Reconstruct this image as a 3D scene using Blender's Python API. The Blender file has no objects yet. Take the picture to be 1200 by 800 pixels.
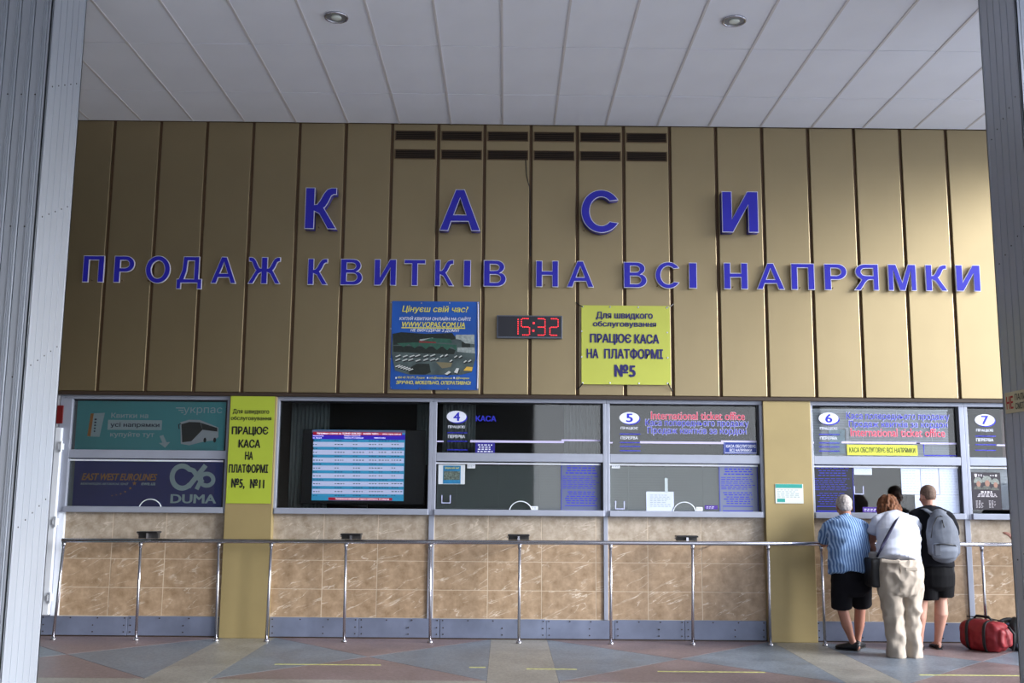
import bpy, bmesh, math, random
from mathutils import Vector, Matrix, noise
from mathutils.geometry import tessellate_polygon
random.seed(7)
C = bpy.context.scene.collection
scene = bpy.context.scene
PI = math.pi

# ------------------------------------------------------------------ camera
FPX, PITCH, ROLL, YAW, CAMY, CAMZ, CAMX = 1202.3, 0.14707, 0.00863, 0.00512, -11.4613, 1.5753, 0.0720
HC = 5.825          # ceiling height
_f = Vector((math.sin(YAW)*math.cos(PITCH), math.cos(YAW)*math.cos(PITCH), math.sin(PITCH)))
_r = Vector((math.cos(YAW), -math.sin(YAW), 0)); _u = _r.cross(_f)
_r2 = _r*math.cos(ROLL) + _u*math.sin(ROLL); _u2 = -_r*math.sin(ROLL) + _u*math.cos(ROLL)
cam_d = bpy.data.cameras.new('camera'); cam = bpy.data.objects.new('camera', cam_d); C.objects.link(cam)
M3 = Matrix((_r2, _u2, -_f)).transposed()
cam.matrix_world = Matrix.Translation((CAMX, CAMY, CAMZ)) @ M3.to_4x4()
cam_d.sensor_width = 36; cam_d.lens = 36*FPX/1200; cam_d.clip_end = 500
scene.camera = cam

# ------------------------------------------------------------------ light
w = bpy.data.worlds.new('sky'); scene.world = w; w.use_nodes = True
nt = w.node_tree; bg = nt.nodes['Background']
tc = nt.nodes.new('ShaderNodeTexCoord'); sp = nt.nodes.new('ShaderNodeSeparateXYZ'); rp = nt.nodes.new('ShaderNodeValToRGB')
nt.links.new(tc.outputs['Generated'], sp.inputs[0]); nt.links.new(sp.outputs[2], rp.inputs[0]); nt.links.new(rp.outputs[0], bg.inputs[0])
rp.color_ramp.elements[0].position = 0.0; rp.color_ramp.elements[0].color = (1.15, 1.2, 1.28, 1)
rp.color_ramp.elements[1].position = .6; rp.color_ramp.elements[1].color = (.6, .72, .95, 1)
bg.inputs[1].default_value = 1.15
scene.view_settings.view_transform = 'Standard'; scene.view_settings.look = 'None'
scene.view_settings.gamma = 1; scene.view_settings.use_curve_mapping = False
scene.view_settings.exposure = 1.1
# sun behind thin cloud, low on the right: very soft
sun_d = bpy.data.lights.new('hazy_sun', 'SUN'); sun_d.energy = 4.0; sun_d.angle = math.radians(34); sun_d.color = (.97, .98, 1)
sun = bpy.data.objects.new('hazy_sun', sun_d); C.objects.link(sun)
sun.rotation_euler = Vector((.92, -.40, math.tan(math.radians(19)))).to_track_quat('Z', 'Y').to_euler()

# ------------------------------------------------------------------ measuring helpers (photo measurements -> metres on real planes)
def ray(px, py): return _f*FPX + _r2*(px-600) + _u2*(400-py)
def V(px, py, y=0.0):
    d = ray(px, py); t = (y-CAMY)/d.y; return Vector((CAMX+d.x*t, y, CAMZ+d.z*t))
def FLR(px, py, z=0.0):
    d = ray(px, py); t = (z-CAMZ)/d.z; return Vector((CAMX+d.x*t, CAMY+d.y*t, z))
def SX(px, py, x):
    d = ray(px, py); t = (x-CAMX)/d.x; return Vector((x, CAMY+d.y*t, CAMZ+d.z*t))

# ------------------------------------------------------------------ materials
def lin(c): return tuple(((v/255)/12.92 if v/255 <= .04045 else ((v/255+.055)/1.055)**2.4) for v in c)
MATS = {}
def mat(name, rgb, rough=.6, metal=0, var=0, scale=8, bump=0, bscale=60, emit=0, spec=.5, stretch=None, coat=0, sheen=0):
    if name in MATS: return MATS[name]
    m = bpy.data.materials.new(name); m.use_nodes = True; n = m.node_tree.nodes; L = m.node_tree.links
    b = n['Principled BSDF']; c = lin(rgb)
    b.inputs['Base Color'].default_value = (*c, 1); b.inputs['Roughness'].default_value = rough
    b.inputs['Metallic'].default_value = metal; b.inputs['Specular IOR Level'].default_value = spec
    if coat: b.inputs['Coat Weight'].default_value = coat; b.inputs['Coat Roughness'].default_value = .3
    if emit: b.inputs['Emission Color'].default_value = (*c, 1); b.inputs['Emission Strength'].default_value = emit
    if var or bump:
        t = n.new('ShaderNodeTexCoord'); mp = n.new('ShaderNodeMapping'); L.new(t.outputs['Object'], mp.inputs[0])
        if stretch: mp.inputs['Scale'].default_value = stretch
    if var:
        nz = n.new('ShaderNodeTexNoise'); nz.inputs['Scale'].default_value = scale; nz.inputs['Detail'].default_value = 6
        L.new(mp.outputs[0], nz.inputs[0]); r = n.new('ShaderNodeValToRGB')
        r.color_ramp.elements[0].position = .3; r.color_ramp.elements[1].position = .7
        r.color_ramp.elements[0].color = (*[v*(1-var) for v in c], 1); r.color_ramp.elements[1].color = (*[min(1, v*(1+var)) for v in c], 1)
        L.new(nz.outputs[0], r.inputs[0]); L.new(r.outputs[0], b.inputs['Base Color'])
    if bump:
        nb = n.new('ShaderNodeTexNoise'); nb.inputs['Scale'].default_value = bscale; nb.inputs['Detail'].default_value = 4
        L.new(mp.outputs[0], nb.inputs[0]); bp = n.new('ShaderNodeBump'); bp.inputs['Strength'].default_value = bump
        bp.inputs['Distance'].default_value = .01; L.new(nb.outputs[0], bp.inputs['Height']); L.new(bp.outputs[0], b.inputs['Normal'])
    MATS[name] = m; return m

def glass_mat():
    m = bpy.data.materials.new('window_glass'); m.use_nodes = True; n = m.node_tree.nodes; L = m.node_tree.links
    n.remove(n['Principled BSDF']); o = n['Material Output']
    tr = n.new('ShaderNodeBsdfTransparent'); tr.inputs[0].default_value = (.97, .985, .985, 1)
    gl = n.new('ShaderNodeBsdfGlossy'); gl.inputs['Roughness'].default_value = .03
    fr = n.new('ShaderNodeFresnel'); fr.inputs[0].default_value = 1.5
    mx = n.new('ShaderNodeMixShader'); L.new(fr.outputs[0], mx.inputs[0]); L.new(tr.outputs[0], mx.inputs[1]); L.new(gl.outputs[0], mx.inputs[2])
    L.new(mx.outputs[0], o.inputs[0]); return m
GLASS = glass_mat()

def tile_mat(name, rgb, vein):
    m = mat(name, rgb, .32, 0, spec=.5); n = m.node_tree.nodes; L = m.node_tree.links; b = n['Principled BSDF']
    t = n.new('ShaderNodeTexCoord'); oi = n.new('ShaderNodeObjectInfo')
    cm = n.new('ShaderNodeCombineXYZ'); L.new(oi.outputs['Random'], cm.inputs[0]); L.new(oi.outputs['Random'], cm.inputs[2])
    sc = n.new('ShaderNodeVectorMath'); sc.operation = 'SCALE'; sc.inputs[3].default_value = 37; L.new(cm.outputs[0], sc.inputs[0])
    ad = n.new('ShaderNodeVectorMath'); L.new(t.outputs['Object'], ad.inputs[0]); L.new(sc.outputs[0], ad.inputs[1])
    nz = n.new('ShaderNodeTexNoise'); nz.inputs['Scale'].default_value = 9; nz.inputs['Detail'].default_value = 9; nz.inputs['Roughness'].default_value = .68
    L.new(ad.outputs[0], nz.inputs[0])
    r = n.new('ShaderNodeValToRGB'); c = lin(rgb); r.color_ramp.elements[0].position = .33; r.color_ramp.elements[1].position = .68
    r.color_ramp.elements[0].color = (c[0]*.66, c[1]*.62, c[2]*.55, 1); r.color_ramp.elements[1].color = (min(1, c[0]*1.22), min(1, c[1]*1.25), min(1, c[2]*1.3), 1)
    L.new(nz.outputs[0], r.inputs[0])
    # veins: thin ridges of a distorted, tilted coordinate
    m0 = n.new('ShaderNodeMapping'); m0.inputs['Rotation'].default_value = (0, math.radians(24), 0); L.new(ad.outputs[0], m0.inputs[0])
    mp = n.new('ShaderNodeMapping'); mp.inputs['Scale'].default_value = (.42, 1, 2.3); L.new(m0.outputs[0], mp.inputs[0])
    vz = n.new('ShaderNodeTexNoise'); vz.inputs['Scale'].default_value = 3.2; vz.inputs['Detail'].default_value = 5; vz.inputs['Distortion'].default_value = .5
    L.new(mp.outputs[0], vz.inputs[0])
    s = n.new('ShaderNodeMath'); s.operation = 'SUBTRACT'; s.inputs[1].default_value = .5; L.new(vz.outputs[0], s.inputs[0])
    a = n.new('ShaderNodeMath'); a.operation = 'ABSOLUTE'; L.new(s.outputs[0], a.inputs[0])
    vr = n.new('ShaderNodeValToRGB'); vr.color_ramp.elements[0].color = (vein, vein, vein, 1); vr.color_ramp.elements[1].color = (0, 0, 0, 1)
    vr.color_ramp.elements[0].position = .0; vr.color_ramp.elements[1].position = .011; L.new(a.outputs[0], vr.inputs[0])
    br = n.new('ShaderNodeTexNoise'); br.inputs['Scale'].default_value = 5; L.new(ad.outputs[0], br.inputs[0])
    mm = n.new('ShaderNodeMapRange'); mm.inputs[1].default_value = .42; mm.inputs[2].default_value = .6; L.new(br.outputs[0], mm.inputs[0])
    mu = n.new('ShaderNodeMath'); mu.operation = 'MULTIPLY'; L.new(vr.outputs[0], mu.inputs[0]); L.new(mm.outputs[0], mu.inputs[1])
    mx = n.new('ShaderNodeMixRGB'); L.new(mu.outputs[0], mx.inputs[0]); L.new(r.outputs[0], mx.inputs[1]); mx.inputs[2].default_value = (.80, .70, .58, 1)
    L.new(mx.outputs[0], b.inputs['Base Color']); return m

def terrazzo(name, rgb, chip=.35, rough=.38):
    m = mat(name, rgb, rough); n = m.node_tree.nodes; L = m.node_tree.links; b = n['Principled BSDF']; c = lin(rgb)
    g = n.new('ShaderNodeNewGeometry')
    vo = n.new('ShaderNodeTexVoronoi'); vo.inputs['Scale'].default_value = 55; L.new(g.outputs['Position'], vo.inputs[0])
    bw = n.new('ShaderNodeSeparateColor'); L.new(vo.outputs['Color'], bw.inputs[0])
    nz = n.new('ShaderNodeTexNoise'); nz.inputs['Scale'].default_value = 2.3; nz.inputs['Detail'].default_value = 8; L.new(g.outputs['Position'], nz.inputs[0])
    ad = n.new('ShaderNodeMath'); ad.operation = 'MULTIPLY_ADD'; ad.inputs[1].default_value = chip; L.new(bw.outputs[0], ad.inputs[0]); L.new(nz.outputs[0], ad.inputs[2])
    r = n.new('ShaderNodeValToRGB'); r.color_ramp.elements[0].position = .3; r.color_ramp.elements[1].position = 1.0
    r.color_ramp.elements[0].color = (*[v*.62 for v in c], 1); r.color_ramp.elements[1].color = (*[min(1, v*1.4) for v in c], 1)
    L.new(ad.outputs[0], r.inputs[0]); L.new(r.outputs[0], b.inputs['Base Color'])
    rr = n.new('ShaderNodeMapRange'); rr.inputs[3].default_value = rough-.1; rr.inputs[4].default_value = rough+.15
    L.new(nz.outputs[0], rr.inputs[0]); L.new(rr.outputs[0], b.inputs['Roughness']); return m

GOLD = mat('gold_painted_metal', (161, 145, 112), .5, 1.0, var=.04, scale=1.5, bump=.02, bscale=3, coat=.3)
GOLD2 = mat('khaki_painted_metal', (160, 142, 98), .45, .2, var=.06, scale=2)
SEAM = mat('brown_seam_metal', (96, 72, 48), .6)
DARKBR = mat('dark_brown_metal', (52, 38, 26), .6)
GRILLE = mat('bronze_grille', (62, 46, 30), .6)
CEIL = mat('ceiling_tile_white', (240, 242, 250), .75, var=.02, scale=2)
TBAR = mat('ceiling_rail_taupe', (216, 212, 212), .5)
CONC = mat('plain_concrete', (120, 118, 114), .85, var=.15, scale=1.5)
ALU = mat('window_aluminium', (158, 163, 178), .42, .25, var=.05, scale=5)
ALUD = mat('dark_gasket', (40, 42, 46), .6)  # one even dark tone for the window gaskets
STEEL = mat('zinc_plate', (118, 126, 148), .5, .3, var=.16, scale=3.5, bump=.05, bscale=9)
SCREW = mat('rusty_screw', (48, 40, 36), .6)
CHROME = mat('chrome_tube', (196, 196, 204), .22, .95)
TILE = tile_mat('beige_marble_tile', (172, 146, 118), .85)
TILE2 = tile_mat('pale_beige_marble_tile', (176, 162, 145), .6)
GROUT = mat('grout_cream', (206, 190, 168), .8)
COLM = mat('column_cladding_light', (176, 182, 192), .38, .3, var=.05, scale=2.5, stretch=(1, 1, .2))
COLD = mat('column_groove', (96, 100, 106), .6)
WHITE = mat('white_plastic', (232, 236, 244), .35)
BLACK = mat('black_plastic', (22, 22, 25), .4)
GREYW = mat('office_grey_paint', (100, 106, 106), .8)
BLIND = mat('blind_grey_slat', (176, 182, 184), .5)
TEALG = mat('teal_film', (60, 160, 168), .4)
BLUE = mat('letter_blue', (40, 38, 168), .35, spec=.4)
BLUES = mat('letter_blue_side', (36, 34, 140), .4)
RIM = mat('letter_white_rim', (214, 214, 228), .4)

# ------------------------------------------------------------------ mesh helpers
class MB:
    def __init__(s): s.bm = bmesh.new()
    def box(s, x0, x1, y0, y1, z0, z1, bev=0):
        vs = [s.bm.verts.new(p) for p in ((x0,y0,z0),(x1,y0,z0),(x1,y1,z0),(x0,y1,z0),(x0,y0,z1),(x1,y0,z1),(x1,y1,z1),(x0,y1,z1))]
        fs = [s.bm.faces.new([vs[i] for i in q]) for q in ((3,2,1,0),(4,5,6,7),(0,1,5,4),(1,2,6,5),(2,3,7,6),(3,0,4,7))]
        if bev:
            es = set(e for f in fs for e in f.edges)
            bmesh.ops.bevel(s.bm, geom=list(es), offset=bev, segments=2, affect='EDGES', profile=.5)
        return s
    def quad(s, pts): s.bm.faces.new([s.bm.verts.new(p) for p in pts]); return s
    def prism(s, pts, y0, y1):     # polygon in xz, depth in y
        n = len(pts); a = [s.bm.verts.new((p[0], y0, p[1])) for p in pts]; b = [s.bm.verts.new((p[0], y1, p[1])) for p in pts]
        s.bm.faces.new(a); s.bm.faces.new(b[::-1])
        for i in range(n): s.bm.faces.new((a[i], b[i], b[(i+1) % n], a[(i+1) % n]))
        return s
    def tube(s, pts, rad, seg=12, flat=True, lat=None, close=False):
        pts = [Vector(p) for p in pts]; n = len(pts)
        if not isinstance(rad, (list, tuple)): rad = [rad]*n
        rad = [(q, q) if not isinstance(q, (list, tuple)) else q for q in rad]
        rings = []; prev = None
        def tan(i):
            if close: return (pts[(i+1) % n]-pts[i-1]).normalized()
            return (pts[min(i+1, n-1)]-pts[max(i-1, 0)]).normalized()
        P = []
        for i in range(n):
            T = tan(i)
            if lat is not None: A = Vector(lat)
            else: A = prev if prev is not None else (Vector((1, 0, 0)) if abs(T.x) < .8 else Vector((0, 0, 1)))
            A = (A - T*A.dot(T)).normalized(); prev = A; B = T.cross(A)
            P.append((pts[i], T, A, B, rad[i]))
        if not flat:
            p, T, A, B, r = P[0]; m = min(r)
            P = [(p-T*m*math.sin(a), T, A, B, (r[0]*math.cos(a), r[1]*math.cos(a))) for a in (1.35, .9, .45)] + P
            p, T, A, B, r = P[-1]; m = min(r)
            P = P + [(p+T*m*math.sin(a), T, A, B, (r[0]*math.cos(a), r[1]*math.cos(a))) for a in (.45, .9, 1.35)]
        for p, T, A, B, r in P:
            rings.append([s.bm.verts.new(p + A*math.cos(2*PI*k/seg)*r[0] + B*math.sin(2*PI*k/seg)*r[1]) for k in range(seg)])
        m = len(rings)
        for i in range(m if close else m-1):
            a, b = rings[i], rings[(i+1) % m]
            for k in range(seg): s.bm.faces.new((a[k], a[(k+1) % seg], b[(k+1) % seg], b[k]))
        if not close: s.bm.faces.new(rings[0][::-1]); s.bm.faces.new(rings[-1])
        return s
    def ell(s, c, r, rot=None, seg=16):
        M = Matrix.Translation(c) @ (rot.to_4x4() if rot is not None else Matrix.Identity(4)) @ Matrix.Diagonal((*r, 1))
        bmesh.ops.create_uvsphere(s.bm, u_segments=seg, v_segments=max(6, seg*2//3), radius=1, matrix=M); return s
    def sbox(s, c, R, half, n=4.5, seg=24):
        M = Matrix.Translation(c) @ R.to_4x4(); before = len(s.bm.verts)
        r = bmesh.ops.create_uvsphere(s.bm, u_segments=seg, v_segments=seg*2//3, radius=1)
        for v in r['verts']:
            k = (abs(v.co.x)**n+abs(v.co.y)**n+abs(v.co.z)**n)**(-1/n)
            v.co = M @ Vector((v.co.x*k*half[0], v.co.y*k*half[1], v.co.z*k*half[2]))
        return s
    def mesh(s, name, m, smooth=False):
        bmesh.ops.recalc_face_normals(s.bm, faces=s.bm.faces)
        me = bpy.data.meshes.new(name); s.bm.to_mesh(me); s.bm.free()
        if m: me.materials.append(m)
        if smooth:
            for p in me.polygons: p.use_smooth = True
            if smooth == 'auto': me.set_sharp_from_angle(angle=math.radians(35))
        return me
    def build(s, name, m, parent=None, smooth=False): return link(name, s.mesh(name, m, smooth), parent)

def link(name, me, parent=None, loc=None):
    o = bpy.data.objects.new(name, me); C.objects.link(o)
    if loc is not None: o.location = loc
    if parent is not None:
        o.parent = parent; o.matrix_parent_inverse = parent.matrix_basis.inverted()
    return o
def tag(o, label=None, cat=None, group=None, kind=None):
    if label: o['label'] = label
    if cat: o['category'] = cat
    if group: o['group'] = group
    if kind: o['kind'] = kind
    return o
def empty(name, loc, label, cat, group=None):
    return tag(link(name, None, None, loc), label, cat, group)
def struct(o): o['kind'] = 'structure'; return o
def copy_tree(o, parent=None):
    c = o.copy(); C.objects.link(c)
    if parent is not None: c.parent = parent
    for ch in list(o.children): copy_tree(ch, c)
    return c

def text_mesh(s, bold=.0, shear=0, spacing=1.0):
    cu = bpy.data.curves.new('t', 'FONT'); cu.body = s; cu.offset = bold; cu.shear = shear; cu.resolution_u = 3
    cu.space_character = spacing; cu.fill_mode = 'NONE'
    o = bpy.data.objects.new('t', cu); me = bpy.data.meshes.new_from_object(o)
    bpy.data.objects.remove(o); bpy.data.curves.remove(cu)
    # fill each outer contour on its own (strokes of some glyphs overlap)
    nb = {}
    for e in me.edges:
        a, b = e.vertices; nb.setdefault(a, []).append(b); nb.setdefault(b, []).append(a)
    seen = set(); loops = []
    for v0 in nb:
        if v0 in seen: continue
        lp = [v0]; seen.add(v0); cur = v0
        while True:
            nx = [q for q in nb[cur] if q not in seen]
            if not nx: break
            cur = nx[0]; seen.add(cur); lp.append(cur)
        # keep the file's own vertex order for the winding
        if len(lp) > 2:
            i = lp.index(min(lp)); lp = lp[i:]+lp[:i]
            if lp[1] != lp[0]+1: lp = [lp[0]]+lp[:0:-1]
            loops.append([Vector((me.vertices[k].co.x, me.vertices[k].co.y, 0)) for k in lp])
    bpy.data.meshes.remove(me)
    ar = lambda c: sum(c[i].x*c[(i+1) % len(c)].y-c[(i+1) % len(c)].x*c[i].y for i in range(len(c)))/2
    def inside(p, c):
        r = False
        for i in range(len(c)):
            a, b = c[i], c[i-1]
            if (a.y > p.y) != (b.y > p.y) and p.x < (b.x-a.x)*(p.y-a.y)/(b.y-a.y)+a.x: r = not r
        return r
    areas = [ar(c) for c in loops]
    full = lambda h, c: all(inside(p, c) for p in h)
    ish = [any(k != j and areas[k]*areas[j] < 0 and abs(areas[k]) > abs(areas[j]) and full(loops[j], loops[k]) for k in range(len(loops))) for j in range(len(loops))]
    outs = [(c, a) for c, a, h in zip(loops, areas, ish) if not h]; holes = [(c, a) for c, a, h in zip(loops, areas, ish) if h]
    vs, fs = [], []
    own = {i: [] for i in range(len(outs))}
    for h, a in holes:
        cand = [i for i, (c, oa) in enumerate(outs) if oa*a < 0 and full(h, c)]
        if cand: own[min(cand, key=lambda i: abs(outs[i][1]))].append(h)
    for i, (c, a) in enumerate(outs):
        polys = [c]+own[i]; base = len(vs); vs += [tuple(v) for q in polys for v in q]
        fs += [tuple(base+k for k in t) for t in tessellate_polygon(polys)]
    me = bpy.data.meshes.new('t'); me.from_pydata(vs, [], fs); return me
def add_text(mb, s, x0, x1, z0, z1, y, bold=.02, shear=0, spacing=1.0, M=None):
    """flat lettering fitted to the rectangle x0..x1, z0..z1 on the plane y"""
    me = text_mesh(s, 0, shear, spacing)
    if not me.vertices: return
    xs = [v.co.x for v in me.vertices]; ys = [v.co.y for v in me.vertices]
    ax, bx, ay, by = min(xs)-bold, max(xs)+bold, min(ys)-bold*.5, max(ys)+bold*.5
    for k, (dx, dy) in enumerate(((0, 0), (-1, 0), (1, 0), (-.5, .5), (.5, -.5), (-.5, -.5), (.5, .5)) if bold else ((0, 0),)):
        vs = []
        for v in me.vertices:
            p = Vector((x0+(v.co.x+dx*bold-ax)/(bx-ax)*(x1-x0), y-k*.00004, z0+(v.co.y+dy*bold-ay)/max(1e-6, by-ay)*(z1-z0)))
            vs.append(mb.bm.verts.new(M @ p if M else p))
        for p in me.polygons:
            try: mb.bm.faces.new([vs[i] for i in p.vertices])
            except ValueError: pass
    bpy.data.meshes.remove(me)
def ptext(mb, s, px0, px1, pyt, pyb, y, **k):
    a = V(px0, pyb, y); b = V(px1, pyt, y); add_text(mb, s, a.x, b.x, a.z, b.z, y, **k)
def stroke(mb, pts, wd, y, closed=False):
    """flat ribbon along 2D points (x,z)"""
    n = len(pts); L = []; R = []
    for i in range(n):
        a = pts[(i-1) % n] if closed else pts[max(i-1, 0)]; b = pts[(i+1) % n] if closed else pts[min(i+1, n-1)]
        d = Vector((b[0]-a[0], b[1]-a[1])).normalized(); nn = Vector((-d.y, d.x))*wd/2
        L.append(mb.bm.verts.new((pts[i][0]+nn.x, y, pts[i][1]+nn.y))); R.append(mb.bm.verts.new((pts[i][0]-nn.x, y, pts[i][1]-nn.y)))
    for i in range(n if closed else n-1):
        j = (i+1) % n; mb.bm.faces.new((L[i], L[j], R[j], R[i]))
def rect(mb, px0, px1, pyt, pyb, y, th=.002):
    a = V(px0, pyb, y); b = V(px1, pyt, y); mb.box(a.x, b.x, y, y+th, a.z, b.z)
def poly(mb, pts, y): mb.bm.faces.new([mb.bm.verts.new(V(a, b, y)) for a, b in pts])
def rows(mb, px0, px1, pyt, pyb, n, y, fill=.5, center=False, seed=1):
    """print too small to read: rows of word-length dashes"""
    rnd = random.Random(seed); a = V(px0, pyb, y); b = V(px1, pyt, y); h = (b.z-a.z)/n
    for i in range(n):
        z = b.z-h*(i+.5); x = a.x; xe = b.x-(b.x-a.x)*rnd.uniform(0, .25)
        off = (b.x-xe)/2 if center else 0
        while x < xe-.01:
            l = min(rnd.uniform(.02, .07)*(b.x-a.x)/.5+.01, xe-x); mb.box(x+off, x+off+l, y, y+.001, z-h*fill/2, z+h*fill/2); x += l+.012

# ================================================================== SETTING
# ---- floor
fl = struct(MB().box(-8.1, 8.9, -22, 5, -.2, -.006).build('floor', terrazzo('terrazzo_base', (140, 140, 138))))
T_GREY = terrazzo('terrazzo_grey_blue', (112, 120, 130)); T_PINK = terrazzo('terrazzo_pinkish_brown', (124, 108, 108)); T_LIGHT = terrazzo('terrazzo_light_beige', (140, 137, 130))
JOINT = mat('dark_floor_joint', (70, 70, 70), .6)
def slab(pts, m, name='floor_slab'):
    # shrink slightly to leave the dark joint
    c = Vector((sum(p[0] for p in pts)/len(pts), sum(p[1] for p in pts)/len(pts)))
    q = [(c.x+(p[0]-c.x)*(1-.006/max(.2, (Vector(p)-c).length)), c.y+(p[1]-c.y)*(1-.006/max(.2, (Vector(p)-c).length))) for p in pts]
    mb = MB(); a = [mb.bm.verts.new((x, y, -.006)) for x, y in q]; b = [mb.bm.verts.new((x, y, 0)) for x, y in q]
    mb.bm.faces.new(b); n = len(q)
    for i in range(n): mb.bm.faces.new((a[i], a[(i+1) % n], b[(i+1) % n], b[i]))
    return mb.build(name, m, fl)
struct(tag(MB().box(-8.1, 6.9, -13, .1, -.0062, -.0045).build('floor_joint_bed', JOINT, fl)))
strips = [(-5.9, -5.35), (-2.97, -2.42), (-.07, .54), (3.0, 3.5), (5.95, 6.5)]
ys_ = [(.1, -2.42), (-2.95, -5.3), (-5.85, -8.2), (-8.75, -11.1)]
for i, (a, b) in enumerate(strips): slab([(a, .1), (b, .1), (b, -12.9), (a, -12.9)], T_LIGHT)
bays = [(-8.0, -5.9)] + [(strips[i][1], strips[i+1][0]) for i in range(4)]
for x0, x1 in bays:
    for j, (y1, y0) in enumerate(ys_):
        cx, cy = (x0+x1)/2, (y0+y1)/2
        slab([(x0, y1), (x1, y1), (cx, cy)], T_PINK); slab([(x0, y0), (x1, y0), (cx, cy)], T_PINK)
        slab([(x0, y1), (x0, y0), (cx, cy)], T_GREY); slab([(x1, y1), (x1, y0), (cx, cy)], T_GREY)
        slab([(x0, y0), (x1, y0), (x1, y0-.53), (x0, y0-.53)], T_LIGHT)
# ground outside, past the canopy's open right side
struct(MB().box(-80, 120, -120, 80, -.4, -.21).build('ground', mat('pale_concrete_ground', (196, 196, 198), .9, var=.1)))

# ---- ceiling
XR = 6.75
ce = struct(MB().box(-8, XR, -22, .3, HC+.03, HC+.35).build('ceiling', CEIL))  # its unseen reach behind the camera is extended to darken the left
tb = MB().box(-.2965, .2965, -.595, .595, 0, .025, .004).mesh('ceiling_tile', CEIL)
tb2 = MB().box(-.2965, .2965, -.45, .45, 0, .025, .004).mesh('ceiling_tile', CEIL)
for k in range(-13, 12):
    for j in range(-1, 5):
        x = .6*k+.3
        if x > XR-.3: continue
        y = -.455 if j < 0 else -.91-1.2*j-.6
        o = link('ceiling_tile', tb2 if j < 0 else tb, ce, (x, y, HC+random.uniform(-.0015, .0015)))
tr = MB().box(-.011, .011, -5.75, -.02, 0, .02).mesh('ceiling_rail', TBAR)
for k in range(-13, 13):
    if .6*k < XR: link('ceiling_rail', tr, ce, (.6*k, 0, HC-.006))
rest = MB().box(-8, XR, -22, -6.92, HC, HC+.028).build('ceiling_panel', CEIL, ce)  # unseen canopy run, drawn out behind the camera for shade
struct(MB().box(XR, XR+.15, -22, .3, HC-.25, HC+.6).build('trim_1', COLM))

# ---- back wall
WY = .12                    # tiled wall plane
FR0, FR1 = .055, .12        # aluminium frames
wb = MB()
wb.box(-8, 8.5, .03, .3, 2.66, HC+.03)          # substrate of the upper wall
wb.box(-8, 8.5, WY, .2, 0, 1.33)                # base wall
wb.box(-2.97, -2.54, .04, .3, 0, 2.66); wb.box(2.99, 3.44, .04, .3, 0, 2.66)
wall = struct(wb.build('wall_back', SEAM))
pw, p0 = .53754, .33157
pm = MB().box(-pw/2+.017, pw/2-.017, 0, .03, 2.672, HC-.004, .007).mesh('wall_panel', GOLD)
pf = MB(); pf.box(-pw/2+.013, -pw/2+.019, -.004, .028, 2.672, HC-.004); 
pfm = pf.mesh('panel_edge', mat('gold_edge_highlight', (186, 166, 128), .35, .4))  # paler tone paints the lit highlight along the seam edge
for k in range(-15, 15):
    x = p0+pw*(k+.5)
    p = link('wall_panel', pm, wall, (x, 0, 0))
    link('panel_edge', pfm, wall, (x, 0, 0)) if False else None
struct(MB().box(-8, 8.5, -.006, .05, 2.628, 2.668, .004).build('trim_2', DARKBR))
# cable hanging in a seam
tag(MB().tube([V(616, 186, -.01), V(617, 205, -.02), V(621, 222, .01), V(621.5, 300, .01)], .005, 6).build('cable', BLACK), 'thin black cable dangling out of the vent grille above the clock', 'cable')

# pilasters
def pilaster(x0, x1):
    o = MB().box(x0, x1, .012, .13, .0, 2.63, .006).build('pilaster', GOLD2, wall)
    return o
PLx = (-3.02, -2.495); PRx = (2.95, 3.484)
pilaster(*PLx); pilaster(*PRx)

# tiles
grid_mid = [V(px, 650, WY).x for px in (323, 387, 451, 518, 582, 645.5, 709, 770, 832.5, 896)]
grid_mid = [-2.53, -1.935, -1.335, -.71, -.115, .48, 1.08, 1.655, 2.25, 2.95]
grid_left = [-4.80, -4.27, -3.68, -3.02]
grid_right = [3.484, 4.08, 4.68, 5.225, 5.82, 6.42, 7.02]
zr = [.217, .519, .829, 1.04, 1.333]
for g in (grid_left, grid_mid, grid_right):
    for a, b in zip(g, g[1:]):
        for i in range(4):
            z0, z1 = zr[i], zr[i+1]; cx, cz = (a+b)/2, (z0+z1)/2
            me = MB().box(-(b-a)/2+.0038, (b-a)/2-.0038, 0, .012, -(z1-z0)/2+.003, (z1-z0)/2-.003, .001).mesh('wall_tile', TILE2 if i == 3 else TILE)
            link('wall_tile', me, wall, (cx, WY-.014+random.uniform(-.0007, .0007), cz))
MB().box(-4.8, 7.2, WY-.0125, WY+.02, .2, 1.34).build('tile_grout', GROUT, wall)
# steel kick plates with screws
plates = [(-4.985, -4.04), (-4.04, -3.02), (-2.49, -1.52), (-1.52, -.63), (-.63, .53), (.53, 1.28), (1.28, 2.05), (2.05, 2.945), (3.484, 4.3), (4.3, 5.25), (5.25, 6.4)]
struct(MB().box(-8, 8.4, WY-.03, WY+.02, 0, .015).build('baseboard_back', DARKBR))
for a, b in plates:
    p = MB().box(a+.002, b-.002, WY-.034+random.uniform(-.003, .003), WY-.01, .012, .215+random.uniform(-.004, .004), .003).build('kick_plate', STEEL, wall)
    sc = MB(); n = max(3, int((b-a)/.27))
    for i in range(n+1):
        x = a+.03+(b-a-.06)*i/n; sc.tube([(x, WY-.041, .197), (x, WY-.03, .197)], .0075, 8)
    for x in (a+.035, b-.035, (a+b)/2+.1):
        for z in (.05, .12): sc.tube([(x, WY-.041, z), (x, WY-.03, z)], .0075, 8)
    tag(sc.build('screw', SCREW, wall), kind='stuff')

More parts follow.
